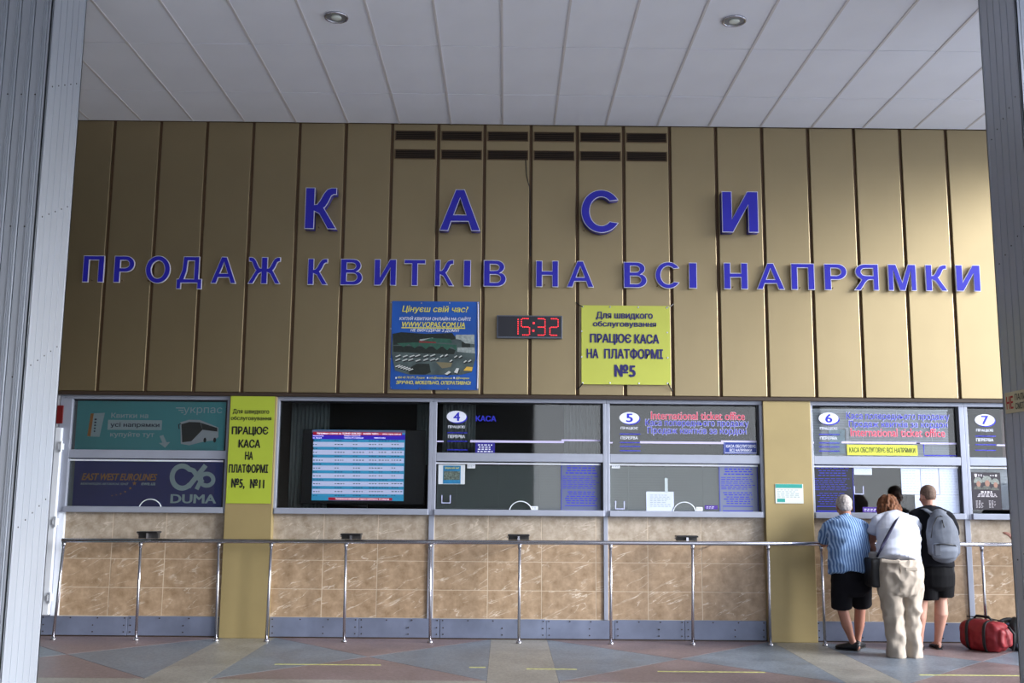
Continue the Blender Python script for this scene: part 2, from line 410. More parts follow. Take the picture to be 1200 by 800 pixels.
# ---- windows
ZT0, ZT1, ZM0, ZM1, ZS0, ZS1 = 2.587, 2.632, 1.926, 2.021, 1.333, 1.398
def window(n, x0, x1, g0, g1, mid=True):
    f = MB(); f.box(x0, x1, FR0, FR1, ZT0, ZT1, .004); f.box(x0, g0, FR0-.006, FR1, ZS0, ZT0, .004)
    f.box(g1, x1, FR0-.006, FR1, ZS0, ZT0, .004)
    r = struct(f.build('window_%d' % n, ALU))
    MB().box(g0-.01, g1+.01, FR0-.035, FR1, ZS0, ZS1, .006).build('window_sill', ALU, r)
    MB().box(g0, g1, FR0+.045, FR1+.03, ZT0-.018, ZT0).build('gasket', ALUD, r)
    if mid:
        MB().box(g0, g1, FR0-.004, FR1, ZM0, ZM1, .006).build('middle_rail', ALU, r)
        MB().box(g0, g1, FR0+.03, FR0+.05, ZM0-.03, ZM0-.012, .002).build('slide_track', WHITE, r)
        MB().box(g1-.022, g1, FR0+.02, FR1+.02, ZS1, ZM0).build('gasket', ALUD, r)
        MB().box(g1-.022, g1, FR0+.02, FR1+.02, ZM1, ZT0).build('gasket', ALUD, r)
        MB().box(g0, g1, .100, .106, ZM1, ZT0).build('pane', GLASS, r)
        MB().box(g0, g1, .100, .106, ZS1, ZM0).build('pane', GLASS, r)
    else:
        MB().box(g0, g1, .100, .106, ZS1, ZT0).build('pane', GLASS, r)
    return r
window(1, -4.925, -3.02, -4.792, -3.055)
window(2, -2.53, -.748, -2.47, -.79, False)
window(3, -.748, 1.196, -.705, 1.158)
window(4, 1.196, 2.955, 1.235, 2.915)
window(5, 3.48, 5.224, 3.515, 5.165)
window(6, 5.224, 7.3, 5.262, 7.24)
for i, (a, b) in enumerate(((-.775, -.715), (1.165, 1.212), (5.185, 5.245))):
    struct(MB().box(a, b, WY-.035, WY, .215, ZS0, .003).build('trim_%d' % (3+i), ALU))
struct(MB().box(-4.935, -4.80, WY-.05, WY+.02, .215, 2.63, .004).build('trim_6', WHITE))
struct(MB().box(-4.885, -4.868, WY-.065, WY-.045, .215, 2.63, .003).build('trim_7', ALU))
# latch knobs on frames
for nm, px, py in (('a', 325, 533), ('b', 504, 534)):
    pass

# ---- office behind the glass
struct(MB().box(-8, 8.4, 3.2, 3.3, 0, 3).build('wall_rear', GREYW))
struct(MB().box(-8, 8.4, .3, 3.2, 2.75, 2.85).build('ceiling_office', GREYW))
struct(MB().box(-8, 8.4, .3, 3.2, .0, .02).build('floor_office', mat('office_floor', (70, 64, 58), .7)))
for i, x in enumerate((-2.75, 3.2)):
    struct(MB().box(x-.05, x+.05, .3, 3.2, 0, 2.75).build('wall_partition' if i == 0 else 'wall_partition_right', GREYW))

struct(MB().box(7.3, 8.5, .012, .2, 0, 2.63, .006).build('wall_right_bay', GOLD2))
struct(MB().box(8.4, 8.5, .2, 3.3, 0, HC).build('wall_right', GREYW))

# ---- left end: white wall strip, door
struct(MB().box(-8, -4.93, .06, .2, .215, 2.63).build('wall_left_bay', mat('white_render', (196, 198, 206), .7, var=.04)))
struct(MB().box(-34, 1, -22.5, -22, -.1, 9).build('blocker_wall_front', mat('front_blocker_grey', (84, 82, 80), .7, var=.05)))  # unseen wall added behind the camera to block light on the left
struct(MB().box(-6.35, -6.2, -24, .3, -.1, HC+.3).build('blocker_wall_left', mat('left_blocker_grey', (78, 72, 64), .7, var=.05)))  # unseen wall added, then moved inward to darken the left end
def door():
    a = V(73.5, 501, .03); b = V(60, 720, .03); x1 = -4.872; x0 = x1-.85; z0, z1 = b.z, a.z
    d = struct(MB().box(x0, x1, .0, .058, z0, z1, .006).build('door_1', WHITE))
    zm = V(60, 632, .03).z
    for (za, zb, nm) in ((zm+.05, z1-.1, 'upper'), (z0+.1, zm-.05, 'lower')):
        MB().box(x0+.08, x1-.085, -.005, .0, za, zb, .002).build('teal_panel', TEALG, d)
    MB().box(x0+.2, x1-.09, -.008, -.005, zm+.06, zm+.28).build('dark_picture', mat('dark_reddish_print', (70, 44, 46), .5, var=.5, scale=12), d)
    for py in (523, 611, 700):
        z = V(66, py, 0).z
        h = MB(); h.box(x1-.02, x1+.035, -.022, .03, z-.035, z+.035, .006); h.tube([(x1+.02, -.018, z-.06), (x1+.02, -.018, z+.06)], .013, 10)
        h.build('hinge', WHITE, d)
door()
s = MB(); a = V(65, 496, .05); b = V(75, 475, .05); s.box(a.x-.12, b.x, .035, .058, a.z, b.z, .003)
sg = tag(s.build('red_sign', mat('red_sign_paint', (104, 16, 18), .4)), 'dark red rectangular plate on white wall above the door', 'sign')

# ---- columns
def column(x0, x1, y0, y1, label):
    w_ = x1-x0
    root = tag(MB().box(x0+.02, x1-.02, y0+.02, y1-.02, 0, HC).build('column', COLD), label, 'column', 'metal clad columns')
    N = 5; corner = .035
    def ribs(side):
        # planks with two fine ribs each, on each face
        for i in range(N):
            a = corner+(w_-2*corner)*i/N; b = corner+(w_-2*corner)*(i+1)/N
            mb = MB(); g = .004
            if side in 'fb':
                yy0, yy1 = (y0+.002, y0+.02) if side == 'f' else (y1-.02, y1-.002)
                mb.box(x0+a+g, x0+b-g, yy0, yy1, .02, HC-.005, .002)
                if side == 'f':
                    for q in (.62, .76, .9): xx = x0+a+(b-a)*q; mb.box(xx-.004, xx+.004, yy0-.006, yy0, .02, HC-.005)
            else:
                xx0, xx1 = (x0+.002, x0+.02) if side == 'l' else (x1-.02, x1-.002)
                mb.box(xx0, xx1, y0+a+g, y0+b-g, .02, HC-.005, .002)
            mb.build('cladding_plank', COLM, root)
    for sd in 'flbr': ribs(sd)
    for cx, cy in ((x0, y0), (x1, y0), (x0, y1), (x1, y1)):
        sx = 1 if cx == x0 else -1; sy = 1 if cy == y0 else -1
        m = MB(); m.box(min(cx, cx+sx*corner), max(cx, cx+sx*corner), min(cy, cy+sy*.02), max(cy, cy+sy*.02), .01, HC-.002, .004)
        m.box(min(cx, cx+sx*.02), max(cx, cx+sx*.02), min(cy, cy+sy*corner), max(cy, cy+sy*corner), .01, HC-.002, .004)
        m.build('corner_trim', COLM, root)
    sc = MB(); rnd = random.Random(3)
    for z in (1.2, 2.4, 3.55, 4.6):
        for i in range(N):
            t = corner+(w_-2*corner)*(i+.5)/N
            for X in (x0, x1): sc.ell((X, y0+t, z+(-.05 if X == x0 else .05)*i+.1), (.004, .006, .006), seg=6)
            sc.ell((x0+t, y0, z), (.006, .004, .006), seg=6)
    tag(sc.build('screw', SCREW, root), kind='stuff')
    return root
column(-4.11, -3.51, -3.86, -3.26, 'tall metal clad column at the left edge, its right side brightly lit')
column(4.06, 4.66, -3.86, -3.26, 'tall dark grey metal clad column at the right edge carrying the no littering sign')
# sign on the right column: inner face x = 4.06
def column_sign():
    X = 4.06; a = SX(1180, 485, X-.002); b = SX(1182, 459, X-.002)
    ytop, ynear = a.y, a.y-.44; z0, z1 = a.z, b.z-.005
    r = tag(MB().box(X-.012, X-.003, ynear, ytop, z0, z1, .002).build('no_littering_sign', mat('cream_sign', (206, 196, 160), .5, var=.06)),
            'small cream plate with red and black letters fixed to the right column', 'sign')
    # text runs from far (left) to near (right): map x -> -y
    M = Matrix(((0, 1, 0, 0), (-1, 0, 0, 0), (0, 0, 1, 0), (0, 0, 0, 1)))
    h = z1-z0; L0 = -ytop
    red = MB(); add_text(red, 'НЕ', L0+.025, L0+.135, z0+.2*h, z0+.8*h, X-.0135, bold=.03, M=M); red.build('red_lettering', mat('sign_red', (190, 30, 30), .5), r)
    blk = MB(); add_text(blk, 'ПАЛИТИ', L0+.165, L0+.41, z0+.56*h, z0+.86*h, X-.0135, bold=.02, M=M)
    add_text(blk, 'СМІТИТИ', L0+.165, L0+.41, z0+.14*h, z0+.44*h, X-.0135, bold=.02, M=M); blk.build('black_lettering', BLACK, r)
column_sign()

# ================================================================== SIGN LETTERS
def arc(cx, cy, rx, ry, a0, a1, n=12): return [(cx+rx*math.cos(math.radians(a0+(a1-a0)*i/n)), cy+ry*math.sin(math.radians(a0+(a1-a0)*i/n))) for i in range(n+1)]
S_ = .245
def karm(x0, s, w):     # curled arm + leg of a Cyrillic K, from the stem's right side x0 to w (points clockwise from top)
    m = w-x0
    return [(x0, .59)] + [(x0+.10*m, .60), (x0+.22*m, .68), (x0+.40*m, .86), (x0+.55*m, .96), (x0+.75*m, 1), (x0+m, 1), (x0+m, .83), (x0+.86*m, .83), (x0+.76*m, .80), (x0+.62*m, .64), (x0+.5*m, .535), (x0+.43*m, .51),
            (x0+1.04*m, 0), (x0+.62*m, 0), (x0+.2*m, .37), (x0, .42)]
def glyph(ch):
    s = S_
    if ch == 'П': w = .87; return w, [[(0,0),(0,1),(w,1),(w,0),(w-s,0),(w-s,.83),(s,.83),(s,0)]]
    if ch == 'Н': w = .85; return w, [[(0,0),(0,1),(s,1),(s,.61),(w-s,.61),(w-s,1),(w,1),(w,0),(w-s,0),(w-s,.44),(s,.44),(s,0)]]
    if ch == 'И': w = .88; return w, [[(0,0),(0,1),(s,1),(s,.34),(w-s-.02,1),(w,1),(w,0),(w-s,0),(w-s,.66),(s+.02,0)]]
    if ch == 'Т': w = .84; return w, [[(w/2-s/2,0),(w/2-s/2,.83),(0,.83),(0,1),(w,1),(w,.83),(w/2+s/2,.83),(w/2+s/2,0)]]
    if ch == 'І': w = .2; return w, [[(0,0),(0,1),(w,1),(w,0)]]
    if ch == 'А': w = 1.0; return w, [[(0,0),(.39,1),(.61,1),(1,0),(.78,0),(.705,.22),(.295,.22),(.22,0)], [(.355,.385),(.5,.78),(.645,.385)]]
    if ch == 'Д': w = .98; return w, [[(0,-.22),(0,.165),(.08,.165),(.2,.5),(.235,1),(.86,1),(.86,.165),(.98,.165),(.98,-.22),(.80,-.22),(.80,0),(.18,0),(.18,-.22)], [(.30,.165),(.385,.45),(.415,.83),(.66,.83),(.66,.165)]]
    if ch == 'М': w = 1.0; return w, [[(0,0),(0,1),(.29,1),(.5,.32),(.71,1),(1,1),(1,0),(.81,0),(.81,.76),(.60,0),(.40,0),(.19,.76),(.19,0)]]
    if ch == 'О': w = 1.02; return w, [arc(.51,.5,.51,.52,0,360,40)[:-1], arc(.51,.5,.275,.325,0,360,32)[:-1]]
    if ch == 'С': w = .92
    if ch == 'С': return w, [arc(.5,.5,.5,.52,32,328,36) + [(.735,.25)] + arc(.5,.5,.285,.345,315,45,28) + [(.735,.75)]]
    if ch == 'Р' or ch == 'Я':
        w = .8
        o = [(0,0),(0,1),(.45,1)] + arc(.46,.695,.34,.305,90,-90,16) + [(s,.39),(s,0)] if ch == 'Р' else None
        h = [(s,.83),(.42,.83)] + arc(.43,.695,.16,.137,90,-90,10)[1:-1] + [(.42,.555),(s,.555)]
        if ch == 'Р': return w, [o, h]
        w = .9
        o = [(.9,0),(.9,1),(.42,1)] + arc(.40,.705,.34,.295,90,235,16) + [(.28,.40),(.22,.30),(0,0),(.24,0),(.42,.29),(.5,.375),(.58,.40),(.7,.40),(.7,0)]
        h = [(.7,.83),(.45,.83)] + arc(.42,.7,.145,.13,90,270,10)[1:-1] + [(.45,.565),(.7,.565)]
        return w, [o, h]
    if ch == 'В':
        w = .84; o = [(0,0),(0,1),(.45,1)] + arc(.47,.745,.31,.255,90,-62,14) + arc(.49,.285,.35,.285,58,-90,16) + [(.45,0)]
        return w, [o, [(s,.84),(.42,.84)]+arc(.44,.725,.13,.115,90,-90,8)[1:-1]+[(.42,.61),(s,.61)], [(s,.45),(.45,.45)]+arc(.47,.305,.155,.145,90,-90,8)[1:-1]+[(.45,.16),(s,.16)]]
    if ch == 'К': w = .82; return w, [[(0,0),(0,1),(s,1)] + karm(s, s, w-.02) + [(s,0)]]
    if ch == 'Ж':
        w = 1.28; c = w/2; rt = karm(c+s/2, s, w-.03); lf = [(w-x, y) for x, y in rt][::-1]
        return w, [[(c-s/2,1),(c+s/2,1)] + rt + [(c+s/2,0),(c-s/2,0)] + lf]
    raise ValueError(ch)
def glyph_mesh(ch, wd, ht, off, y0, y1, m):
    gw, cs = glyph(ch); cu = bpy.data.curves.new('g', 'CURVE'); cu.dimensions = '2D'; cu.fill_mode = 'BOTH'; cu.extrude = (y1-y0)/2
    for c in cs:
        sp_ = cu.splines.new('POLY'); sp_.points.add(len(c)-1); sp_.use_cyclic_u = True
        for i, (x, y) in enumerate(c): sp_.points[i].co = (x/gw*wd, y*ht, 0, 1)
    cu.offset = 0
    o = bpy.data.objects.new('g', cu); me = bpy.data.meshes.new_from_object(o)
    bpy.data.objects.remove(o); bpy.data.curves.remove(cu)
    # turn upright
    me.transform(Matrix(((1, 0, 0, 0), (0, 0, 1, (y0+y1)/2), (0, 1, 0, 0), (0, 0, 0, 1))))
    me.materials.append(m); me.name = 'letter'; return me
def inset_contours(cs, d):
    """offset closed contours inward (holes grow)"""
    out = []
    def area(c): return sum(c[i][0]*c[(i+1) % len(c)][1]-c[(i+1) % len(c)][0]*c[i][1] for i in range(len(c)))/2
    for k, c in enumerate(cs):
        c = [p for i, p in enumerate(c) if (Vector(p)-Vector(c[i-1])).length > 1e-4]
        ar = area(c); sg = 1 if ar > 0 else -1
        if k > 0: sg = -sg
        n = len(c); q = []
        for i in range(n):
            p, a, b = Vector(c[i]), Vector(c[i-1]), Vector(c[(i+1) % n])
            d1, d2 = (p-a).normalized(), (b-p).normalized()
            n1, n2 = Vector((-d1.y, d1.x)), Vector((-d2.y, d2.x)); nn = n1+n2
            if nn.length < 1e-3: nn = n1
            nn.normalize(); sc = min(1/max(.35, nn.dot(n1)), 2.2); q.append(tuple(p+nn*d*sc*sg))
        out.append(q)
    return out
def contour_mesh(cs, y0, y1, m):
    cu = bpy.data.curves.new('g', 'CURVE'); cu.dimensions = '2D'; cu.fill_mode = 'BOTH'; cu.extrude = abs(y1-y0)/2
    for c in cs:
        sp_ = cu.splines.new('POLY'); sp_.points.add(len(c)-1); sp_.use_cyclic_u = True
        for i, (x, y) in enumerate(c): sp_.points[i].co = (x, y, 0, 1)
    o = bpy.data.objects.new('g', cu); me = bpy.data.meshes.new_from_object(o); bpy.data.objects.remove(o); bpy.data.curves.remove(cu)
    me.transform(Matrix(((1, 0, 0, 0), (0, 0, 1, (y0+y1)/2), (0, 1, 0, 0), (0, 0, 0, 1)))); me.materials.append(m); me.name = 'letter'; return me
def letter(ch, px0, px1, pyt, pyb, depth, label, rim, group):
    """box letter standing off the wall: body, white rim, blue face"""
    yf = -.03-depth; gw, cs = glyph(ch)
    if ch == 'Д': pyb_ = pyb
    a = V(px0, pyb, yf); b = V(px1, pyt, yf); wd, ht = b.x-a.x, b.z-a.z
    cs = [[(x/gw*wd, y*ht) for x, y in c] for c in cs]
    r = empty('letter', (a.x, 0, a.z), label, 'letter', group)
    def add(nm, me): o = link(nm, me); o.parent = r; return o
    add('letter_body', contour_mesh(inset_contours(cs, .002), yf+.006, -.025, BLUES if depth > .05 else RIM))
    add('letter_rim', contour_mesh(cs, yf, yf+.008, RIM))
    add('letter_face', contour_mesh(inset_contours(cs, rim), yf-.003, yf+.002, BLUE))
    sp2 = MB()
    for fx in (.2*wd if ch != 'І' else .5*wd, .78*wd):
        if ch in 'ІТ' : fx = .5*wd
        if ch == 'А': continue
        sp2.tube([(fx*.5 if ch not in 'ІТ' else fx, -.03, .1*ht), (fx*.5 if ch not in 'ІТ' else fx, .003, .1*ht)], .006, 6)
    add('standoff', sp2.mesh('standoff', SEAM)) if len(sp2.bm.verts) else None
LN = {'П': 'pe', 'Р': 'er', 'О': 'o', 'Д': 'de', 'А': 'a', 'Ж': 'zhe', 'К': 'ka', 'В': 've', 'И': 'y', 'Т': 'te', 'І': 'i', 'Н': 'en', 'С': 'es', 'Я': 'ya', 'М': 'em'}
TR = {'КАСИ': 'KASY', 'ПРОДАЖ': 'PRODAZH', 'КВИТКІВ': 'KVYTKIV', 'НА': 'NA', 'ВСІ': 'VSI', 'НАПРЯМКИ': 'NAPRIAMKY'}
def wlab(word, i):
    n = LN[word[i]]
    if i == 0: q = 'opening the word'
    elif i == len(word)-1: q = 'closing the word'
    else: q = 'between %s and %s in the word' % (LN[word[i-1]], LN[word[i+1]])
    return 'letter %s (%s) %s %s' % (word[i], n, q, TR[word])
NTH = ['first', 'second', 'third', 'fourth', 'fifth', 'sixth', 'seventh', 'eighth']
for ch, a, b, t, bt, nm in (('К', 356.5, 396, 220, 268, 0), ('А', 514.5, 563.5, 222, 270, 1), ('С', 681, 724.5, 223.5, 271.5, 2), ('И', 846.5, 888, 224.5, 272, 3)):
    letter(ch, a, b, t, bt, .10, 'large raised blue ' + wlab('КАСИ', nm), .007, 'large heading letters')
WORDS = [('ПРОДАЖ', [(96,123),(132.5,158.5),(169.5,200.5),(206.5,238),(246.5,278),(289.5,330)], 299.5, 330.5),
         ('КВИТКІВ', [(360,385),(398.5,425.5),(438,465),(473,499),(509,532.5),(543,552),(566.5,593.5)], 303, 333.5),
         ('НА', [(628,654.5),(664,696)], 305.5, 336),
         ('ВСІ', [(731,758),(768,796),(807.5,816.5)], 307, 337),
         ('НАПРЯМКИ', [(848.5,876),(887,919),(927.5,954),(966.5,992),(1001,1029),(1041.5,1073),(1085.5,1109.5),(1121,1148)], 308, 338.5)]
for wd_, xs, t, bt in WORDS:
    for i, (ch, (a, b)) in enumerate(zip(wd_, xs)):
        dy = (xs[i][0]-xs[0][0])*.0095
        bb = bt+dy-(1.0 if wd_ == 'ПРОДАЖ' and i < 3 else 0)*0
        letter(ch, a, b, t+dy, bb, .022, 'small blue white-edged ' + wlab(wd_, i), .0065, 'letters of the lower line')

# ================================================================== WALL FITTINGS
# vent grilles
def vents():
    proto = None; R_ = ['upper', 'lower']
    w_, h_ = .475, .115
    for j in range(6):
        for i in range(2):
            x = p0+pw*(-3+j+.5); z = 5.682-.226*i
            lab = 'bronze slotted vent grille, %s one on the %s gold panel of the vented six' % (R_[i], ['leftmost', 'second', 'third', 'fourth', 'fifth', 'rightmost'][j])
            if proto is None:
                proto = empty('vent_grille', (0, 0, 0), lab, 'vent', 'vent grilles under the ceiling')
                f = MB(); f.box(-w_/2, w_/2, -.012, -.001, h_/2-.008, h_/2); f.box(-w_/2, w_/2, -.012, -.001, -h_/2, -h_/2+.008)
                f.box(-w_/2, -w_/2+.012, -.012, -.001, -h_/2, h_/2); f.box(w_/2-.012, w_/2, -.012, -.001, -h_/2, h_/2)
                o = f.build('frame', mat('grille_frame', (92, 70, 46), .5)); o.parent = proto
                o = MB().box(-w_/2+.01, w_/2-.01, -.004, -.001, -h_/2+.006, h_/2-.006).build('backing', mat('grille_dark', (24, 17, 11), .8)); o.parent = proto
                s = MB()
                for q in range(5):
                    z_ = -h_/2+.022+q*.0178; s.quad([(-w_/2+.012, -.011, z_-.004), (w_/2-.012, -.011, z_-.004), (w_/2-.012, -.004, z_+.006), (-w_/2+.012, -.004, z_+.006)])
                o = s.build('louvres', GRILLE); o.parent = proto; o['kind'] = 'stuff'; g = proto
            else: g = copy_tree(proto); g['label'] = lab
            g.location = (x, 0, z)
vents()
# recessed downlights
def downlight(x, y, label):
    r = empty('downlight', (x, y, HC), label, 'ceiling lamp', 'recessed downlights')
    m = MB(); m.tube([(math.cos(t*PI/16)*.1, math.sin(t*PI/16)*.1, -.008) for t in range(32)], .011, 8, close=True); o = m.mesh('trim_ring', CHROME, True); link('trim_ring', o).parent = r
    m = MB(); m.tube([(0, 0, -.009), (0, 0, -.004)], [.092, .092], 28); link('reflector', m.mesh('reflector', mat('satin_reflector', (168, 172, 170), .3, .6), 'auto')).parent = r
    m = MB(); m.ell((.0, .0, -.012), (.05, .05, .012)); link('bulb', m.mesh('bulb', mat('frosted_lamp', (226, 232, 222), .25), True)).parent = r
downlight(-1.497, -2.707, 'round recessed downlight in the ceiling left of centre, switched off')
downlight(2.1, -2.72, 'round recessed downlight in the ceiling right of centre, switched off')

# LED clock
def clock():
    a = V(582, 396, -.05); b = V(659, 370, -.05); r = empty('led_clock', (a.x, 0, a.z), 'wall mounted LED clock in grey case showing 15:32 in red', 'clock')
    MB().box(a.x, b.x, -.06, -.001, a.z, b.z, .004).build('case', mat('grey_case', (92, 98, 110), .4, .3), r)
    c = MB().box(a.x+.015, b.x-.012, -.0625, -.058, a.z+.018, b.z-.012).build('display', mat('dark_display', (34, 34, 42), .35), r)
    LED = mat('red_led', (255, 50, 62), .5, emit=.55)
    y = -.0645; W = b.x-a.x; H = b.z-a.z; m = MB()
    def dot(u, v, s=.0062): m.box(a.x+W*u-s, a.x+W*u+s, y, -.062, a.z+H*v-s, a.z+H*v+s)
    def seg(u0, v0, u1, v1, n=4):
        for i in range(n): t = (i+.5)/n; dot(u0+(u1-u0)*t, v0+(v1-v0)*t)
    SEG = {'1': 'bc', '5': 'afgcd', '3': 'abgcd', '2': 'abged'}
    for ch, u in (('1', .20), ('5', .375), ('3', .61), ('2', .81)):
        x0, x1, z0, zm, z1 = u, u+.125, .14, .49, .86
        for q in SEG[ch]:
            seg(*{'a': (x0+.01, z1, x1-.01, z1), 'b': (x1, z1, x1, zm), 'c': (x1, zm, x1, z0), 'd': (x0+.01, z0, x1-.01, z0), 'e': (x0, zm, x0, z0), 'f': (x0, z1, x0, zm), 'g': (x0+.01, zm, x1-.01, zm)}[q])
    dot(.563, .66, .011); dot(.558, .33, .011)
    m.build('digits', LED, r)
clock()

NAVY = mat('ink_navy', (30, 24, 96), .5); YEL = mat('yellow_banner_vinyl', (182, 188, 78), .45, var=.03, scale=3, bump=.06, bscale=5)
YINK = mat('ink_yellow', (222, 214, 90), .5); WINK = mat('ink_white', (225, 230, 240), .5); KINK = mat('ink_black', (20, 20, 22), .5)
def banner(name, px0, px1, pyt, pyb, y, th, m, label, cat='banner', amp=.004):
    a = V(px0, pyb, y); b = V(px1, pyt, y); mb = MB()
    n, k = 16, 12; g = []
    for j in range(k+1):
        row = []
        for i in range(n+1):
            x = a.x+(b.x-a.x)*i/n; z = a.z+(b.z-a.z)*j/k
            d = amp*noise.noise(Vector((x*4, z*4, 2.3)))
            row.append(mb.bm.verts.new((x, y+d, z)))
        g.append(row)
    for j in range(k):
        for i in range(n): mb.bm.faces.new((g[j][i], g[j][i+1], g[j+1][i+1], g[j+1][i]))
    ex = bmesh.ops.extrude_face_region(mb.bm, geom=list(mb.bm.faces))
    for v in ex['geom']:
        if isinstance(v, bmesh.types.BMVert): v.co.y += th
    return tag(mb.build(name, m, smooth='auto'), label, cat)
# yellow banner
yb = banner('yellow_banner', 681.5, 785, 358.5, 450, -.035, .003, YEL, 'square yellow banner with navy lettering about ticket desk on platform 5', amp=.0012)
y = -.0395
def tline(parent, m, s_, a, b, t_, bt, y, name='text_line', **k):
    q = MB(); ptext(q, s_, a, b, t_, bt, y, **k); return q.build(name, m, parent)
for s_, a_, b_, t_, bt_, bo_ in (('Для швидкого', 698.5, 765, 365.5, 374.5, .035), ('обслуговування', 695, 769, 376.5, 384, .035), ('ПРАЦЮЄ', 691.5, 740, 391, 403.5, .045), ('КАСА', 743.5, 772.5, 391.5, 402.5, .045),
        ('НА', 687.5, 701.5, 408.5, 419.5, .045), ('ПЛАТФОРМІ', 708, 777, 408.5, 420.5, .045), ('№5', 720, 745, 427, 441.5, .045)): tline(yb, NAVY, s_, a_, b_, t_, bt_, y, bold=bo_)
e = MB()
for px, py in ((715, 359.5), (748, 360), (781.5, 360.5), (681.5+1.5, 359), (681.8, 388), (681.8, 418), (683, 448.5), (715, 448.5), (749, 449), (782.5, 449), (782, 389.5), (782.5, 419)):
    p = V(px, py, -.04); MB().tube([p, p+Vector((0, .003, 0))], .009, 8).build('eyelet', CHROME, yb)
for q in (((683, 359), (675, 354)), ((782, 360), (789, 356)), ((683, 449), (676, 456)), ((783, 449), (788.5, 458))):
    MB().tube([V(*q[0], -.04), V((q[0][0]+q[1][0])/2, (q[0][1]+q[1][1])/2+1, -.02), V(*q[1], -.002)], .006, 6).build('tie_cord', BLACK, yb)
# blue banner
bb_ = banner('blue_banner', 457, 561.5, 353.5, 456, -.03, .003, mat('blue_banner_vinyl', (24, 82, 168), .4, var=.25, scale=2, bump=.05, bscale=6), 'square blue banner with yellow and white lettering over a bus station picture', amp=.0012)
y = -.036
for s_, a_, b_, t_, bt_, bo_ in (('Цінуєш свій час?', 471, 549, 358.5, 367, .02), ('WWW.VOPAS.COM.UA', 471, 545, 377.5, 383, .025), ('ЗРУЧНО, МОБІЛЬНО, ОПЕРАТИВНО!', 464, 552, 446.5, 450.5, .025), ('050 43 70 571, Луцьк', 466, 498, 441, 444, .01), ('info@vopas.com.ua', 503, 530, 441.3, 444.3, .01), ('@vopas', 534, 550, 441.5, 444.5, .01)):
    tline(bb_, YINK, s_, a_, b_, t_, bt_, y, bold=bo_, shear=.2)
t = MB(); rect(t, 470.5, 545, 383.9, 384.4, y, .001); t.build('underline', YINK, bb_)
for s_, a_, b_, t_, bt_ in (('КУПУЙ КВИТКИ ОНЛАЙН НА САЙТІ', 468, 552, 371, 375), ('НЕ ВИХОДЯЧИ З ДОМУ!', 481, 538, 385.5, 389)): tline(bb_, WINK, s_, a_, b_, t_, bt_, y, bold=.02, shear=.2)
t = MB()
for px in (463.3, 500.3, 531.3): rect(t, px, px+1.6, 441.6, 443.6, y, .001)
t.build('contact_icons', WINK, bb_)
def pic(mb_col, polys, y, name='picture_print', parent=bb_):
    mb = MB()
    for p in polys: poly(mb, p, y)
    mb.build(name, mb_col, parent)
rnd = random.Random(5)
pic(mat('print_asphalt', (70, 84, 84), .5, var=.35, scale=9), [[(460, 394), (556, 394), (557, 420), (553, 436), (540, 439), (480, 439), (463, 434), (459, 415)]], -.0345)
pic(mat('print_trees', (22, 32, 26), .5, var=.4, scale=30), [[(460, 391), (470, 389), (500, 391), (530, 390), (535, 397), (515, 400), (490, 402), (461, 404)], [(478, 432), (488, 426), (503, 426), (505, 436), (498, 439), (480, 438)], [(541, 401), (546, 398), (551, 402), (551, 408), (541, 409)], [(461, 405), (520, 406), (534, 410), (532, 415), (500, 414), (461, 412)]], -.0349)
pic(mat('print_green_roof', (38, 86, 70), .5, var=.2, scale=25), [[(465, 402), (488, 401), (535, 404), (535, 411), (529, 405.5), (524, 410.5), (518, 405), (512, 410), (505, 404), (499, 409), (492, 403.5), (486, 408), (479, 403), (473, 406.5)], [(505, 396), (528, 397), (530, 402), (492, 400)]], -.0353)
pic(mat('print_light_roof', (150, 160, 158), .5, var=.3, scale=30), [[(492, 397.5), (507, 395.5), (512, 399), (511, 401.5), (491, 401)], [(534, 392), (556, 392), (556, 403), (545, 402), (540, 398), (534, 397)], [(536, 407), (556, 407), (557, 414), (536, 412)]], -.0351)
pic(mat('print_dirt', (120, 112, 84), .5), [[(511, 424), (530, 425), (528, 430), (518, 431.5)]], -.0349)
bus = []
for i in range(26):
    if i < 12: cx, cy = 463+(i % 6)*8+rnd.uniform(-1, 1), 416+(i//6)*5+rnd.uniform(-.6, .6)
    elif i < 18: cx, cy = 463+(i-12)*3, 428+(i-12)*.9; 
    else: cx, cy = 510+(i-18)*5.5, 417+rnd.uniform(-1.5, 6)
    l = 5.5 if i < 18 else 3; bus.append([(cx, cy+1.2), (cx+l, cy-.9), (cx+l+1, cy-.1), (cx+1, cy+2)])
bus += [[(532, 436), (535, 431), (538, 431.5), (536, 437.5)], [(521, 438), (526, 434.5), (528.5, 436), (524, 439)]]
pic(mat('print_white_bus', (205, 208, 205), .5), bus, -.0357)
pic(mat('print_shadow', (18, 22, 26), .5), [[(c[0][0]+.5, c[0][1]+1.2), (c[1][0]+1, c[1][1]+1.6), (c[2][0]+1.2, c[2][1]+2), (c[3][0]+.5, c[3][1]+1.3)] for c in bus], -.0355)
pic(mat('print_yellow_bus', (216, 176, 70), .5), [[(543, 434), (547, 429.5), (554, 430), (553, 434.5)]], -.0357)
pic(mat('print_red_wall', (120, 40, 40), .5), [[(491, 399), (511, 400.5), (511, 402), (491, 401.5)]], -.0354)
e = MB()
for px, py in ((458.5, 354.5), (494, 355), (527, 355), (560, 355.5), (458, 454.5), (492, 455), (525, 455.5), (559.5, 455.5), (458, 385), (457.5, 420), (560, 389), (559.5, 422)):
    p = V(px, py, -.036); MB().tube([p, p+Vector((0, .004, 0))], .008, 8).build('eyelet', CHROME, bb_)
MB().tube([V(560, 354, -.03), V(560.5, 400, -.035), V(559.5, 455, -.03)], .007, 8).build('edge_cord', RIM, bb_)
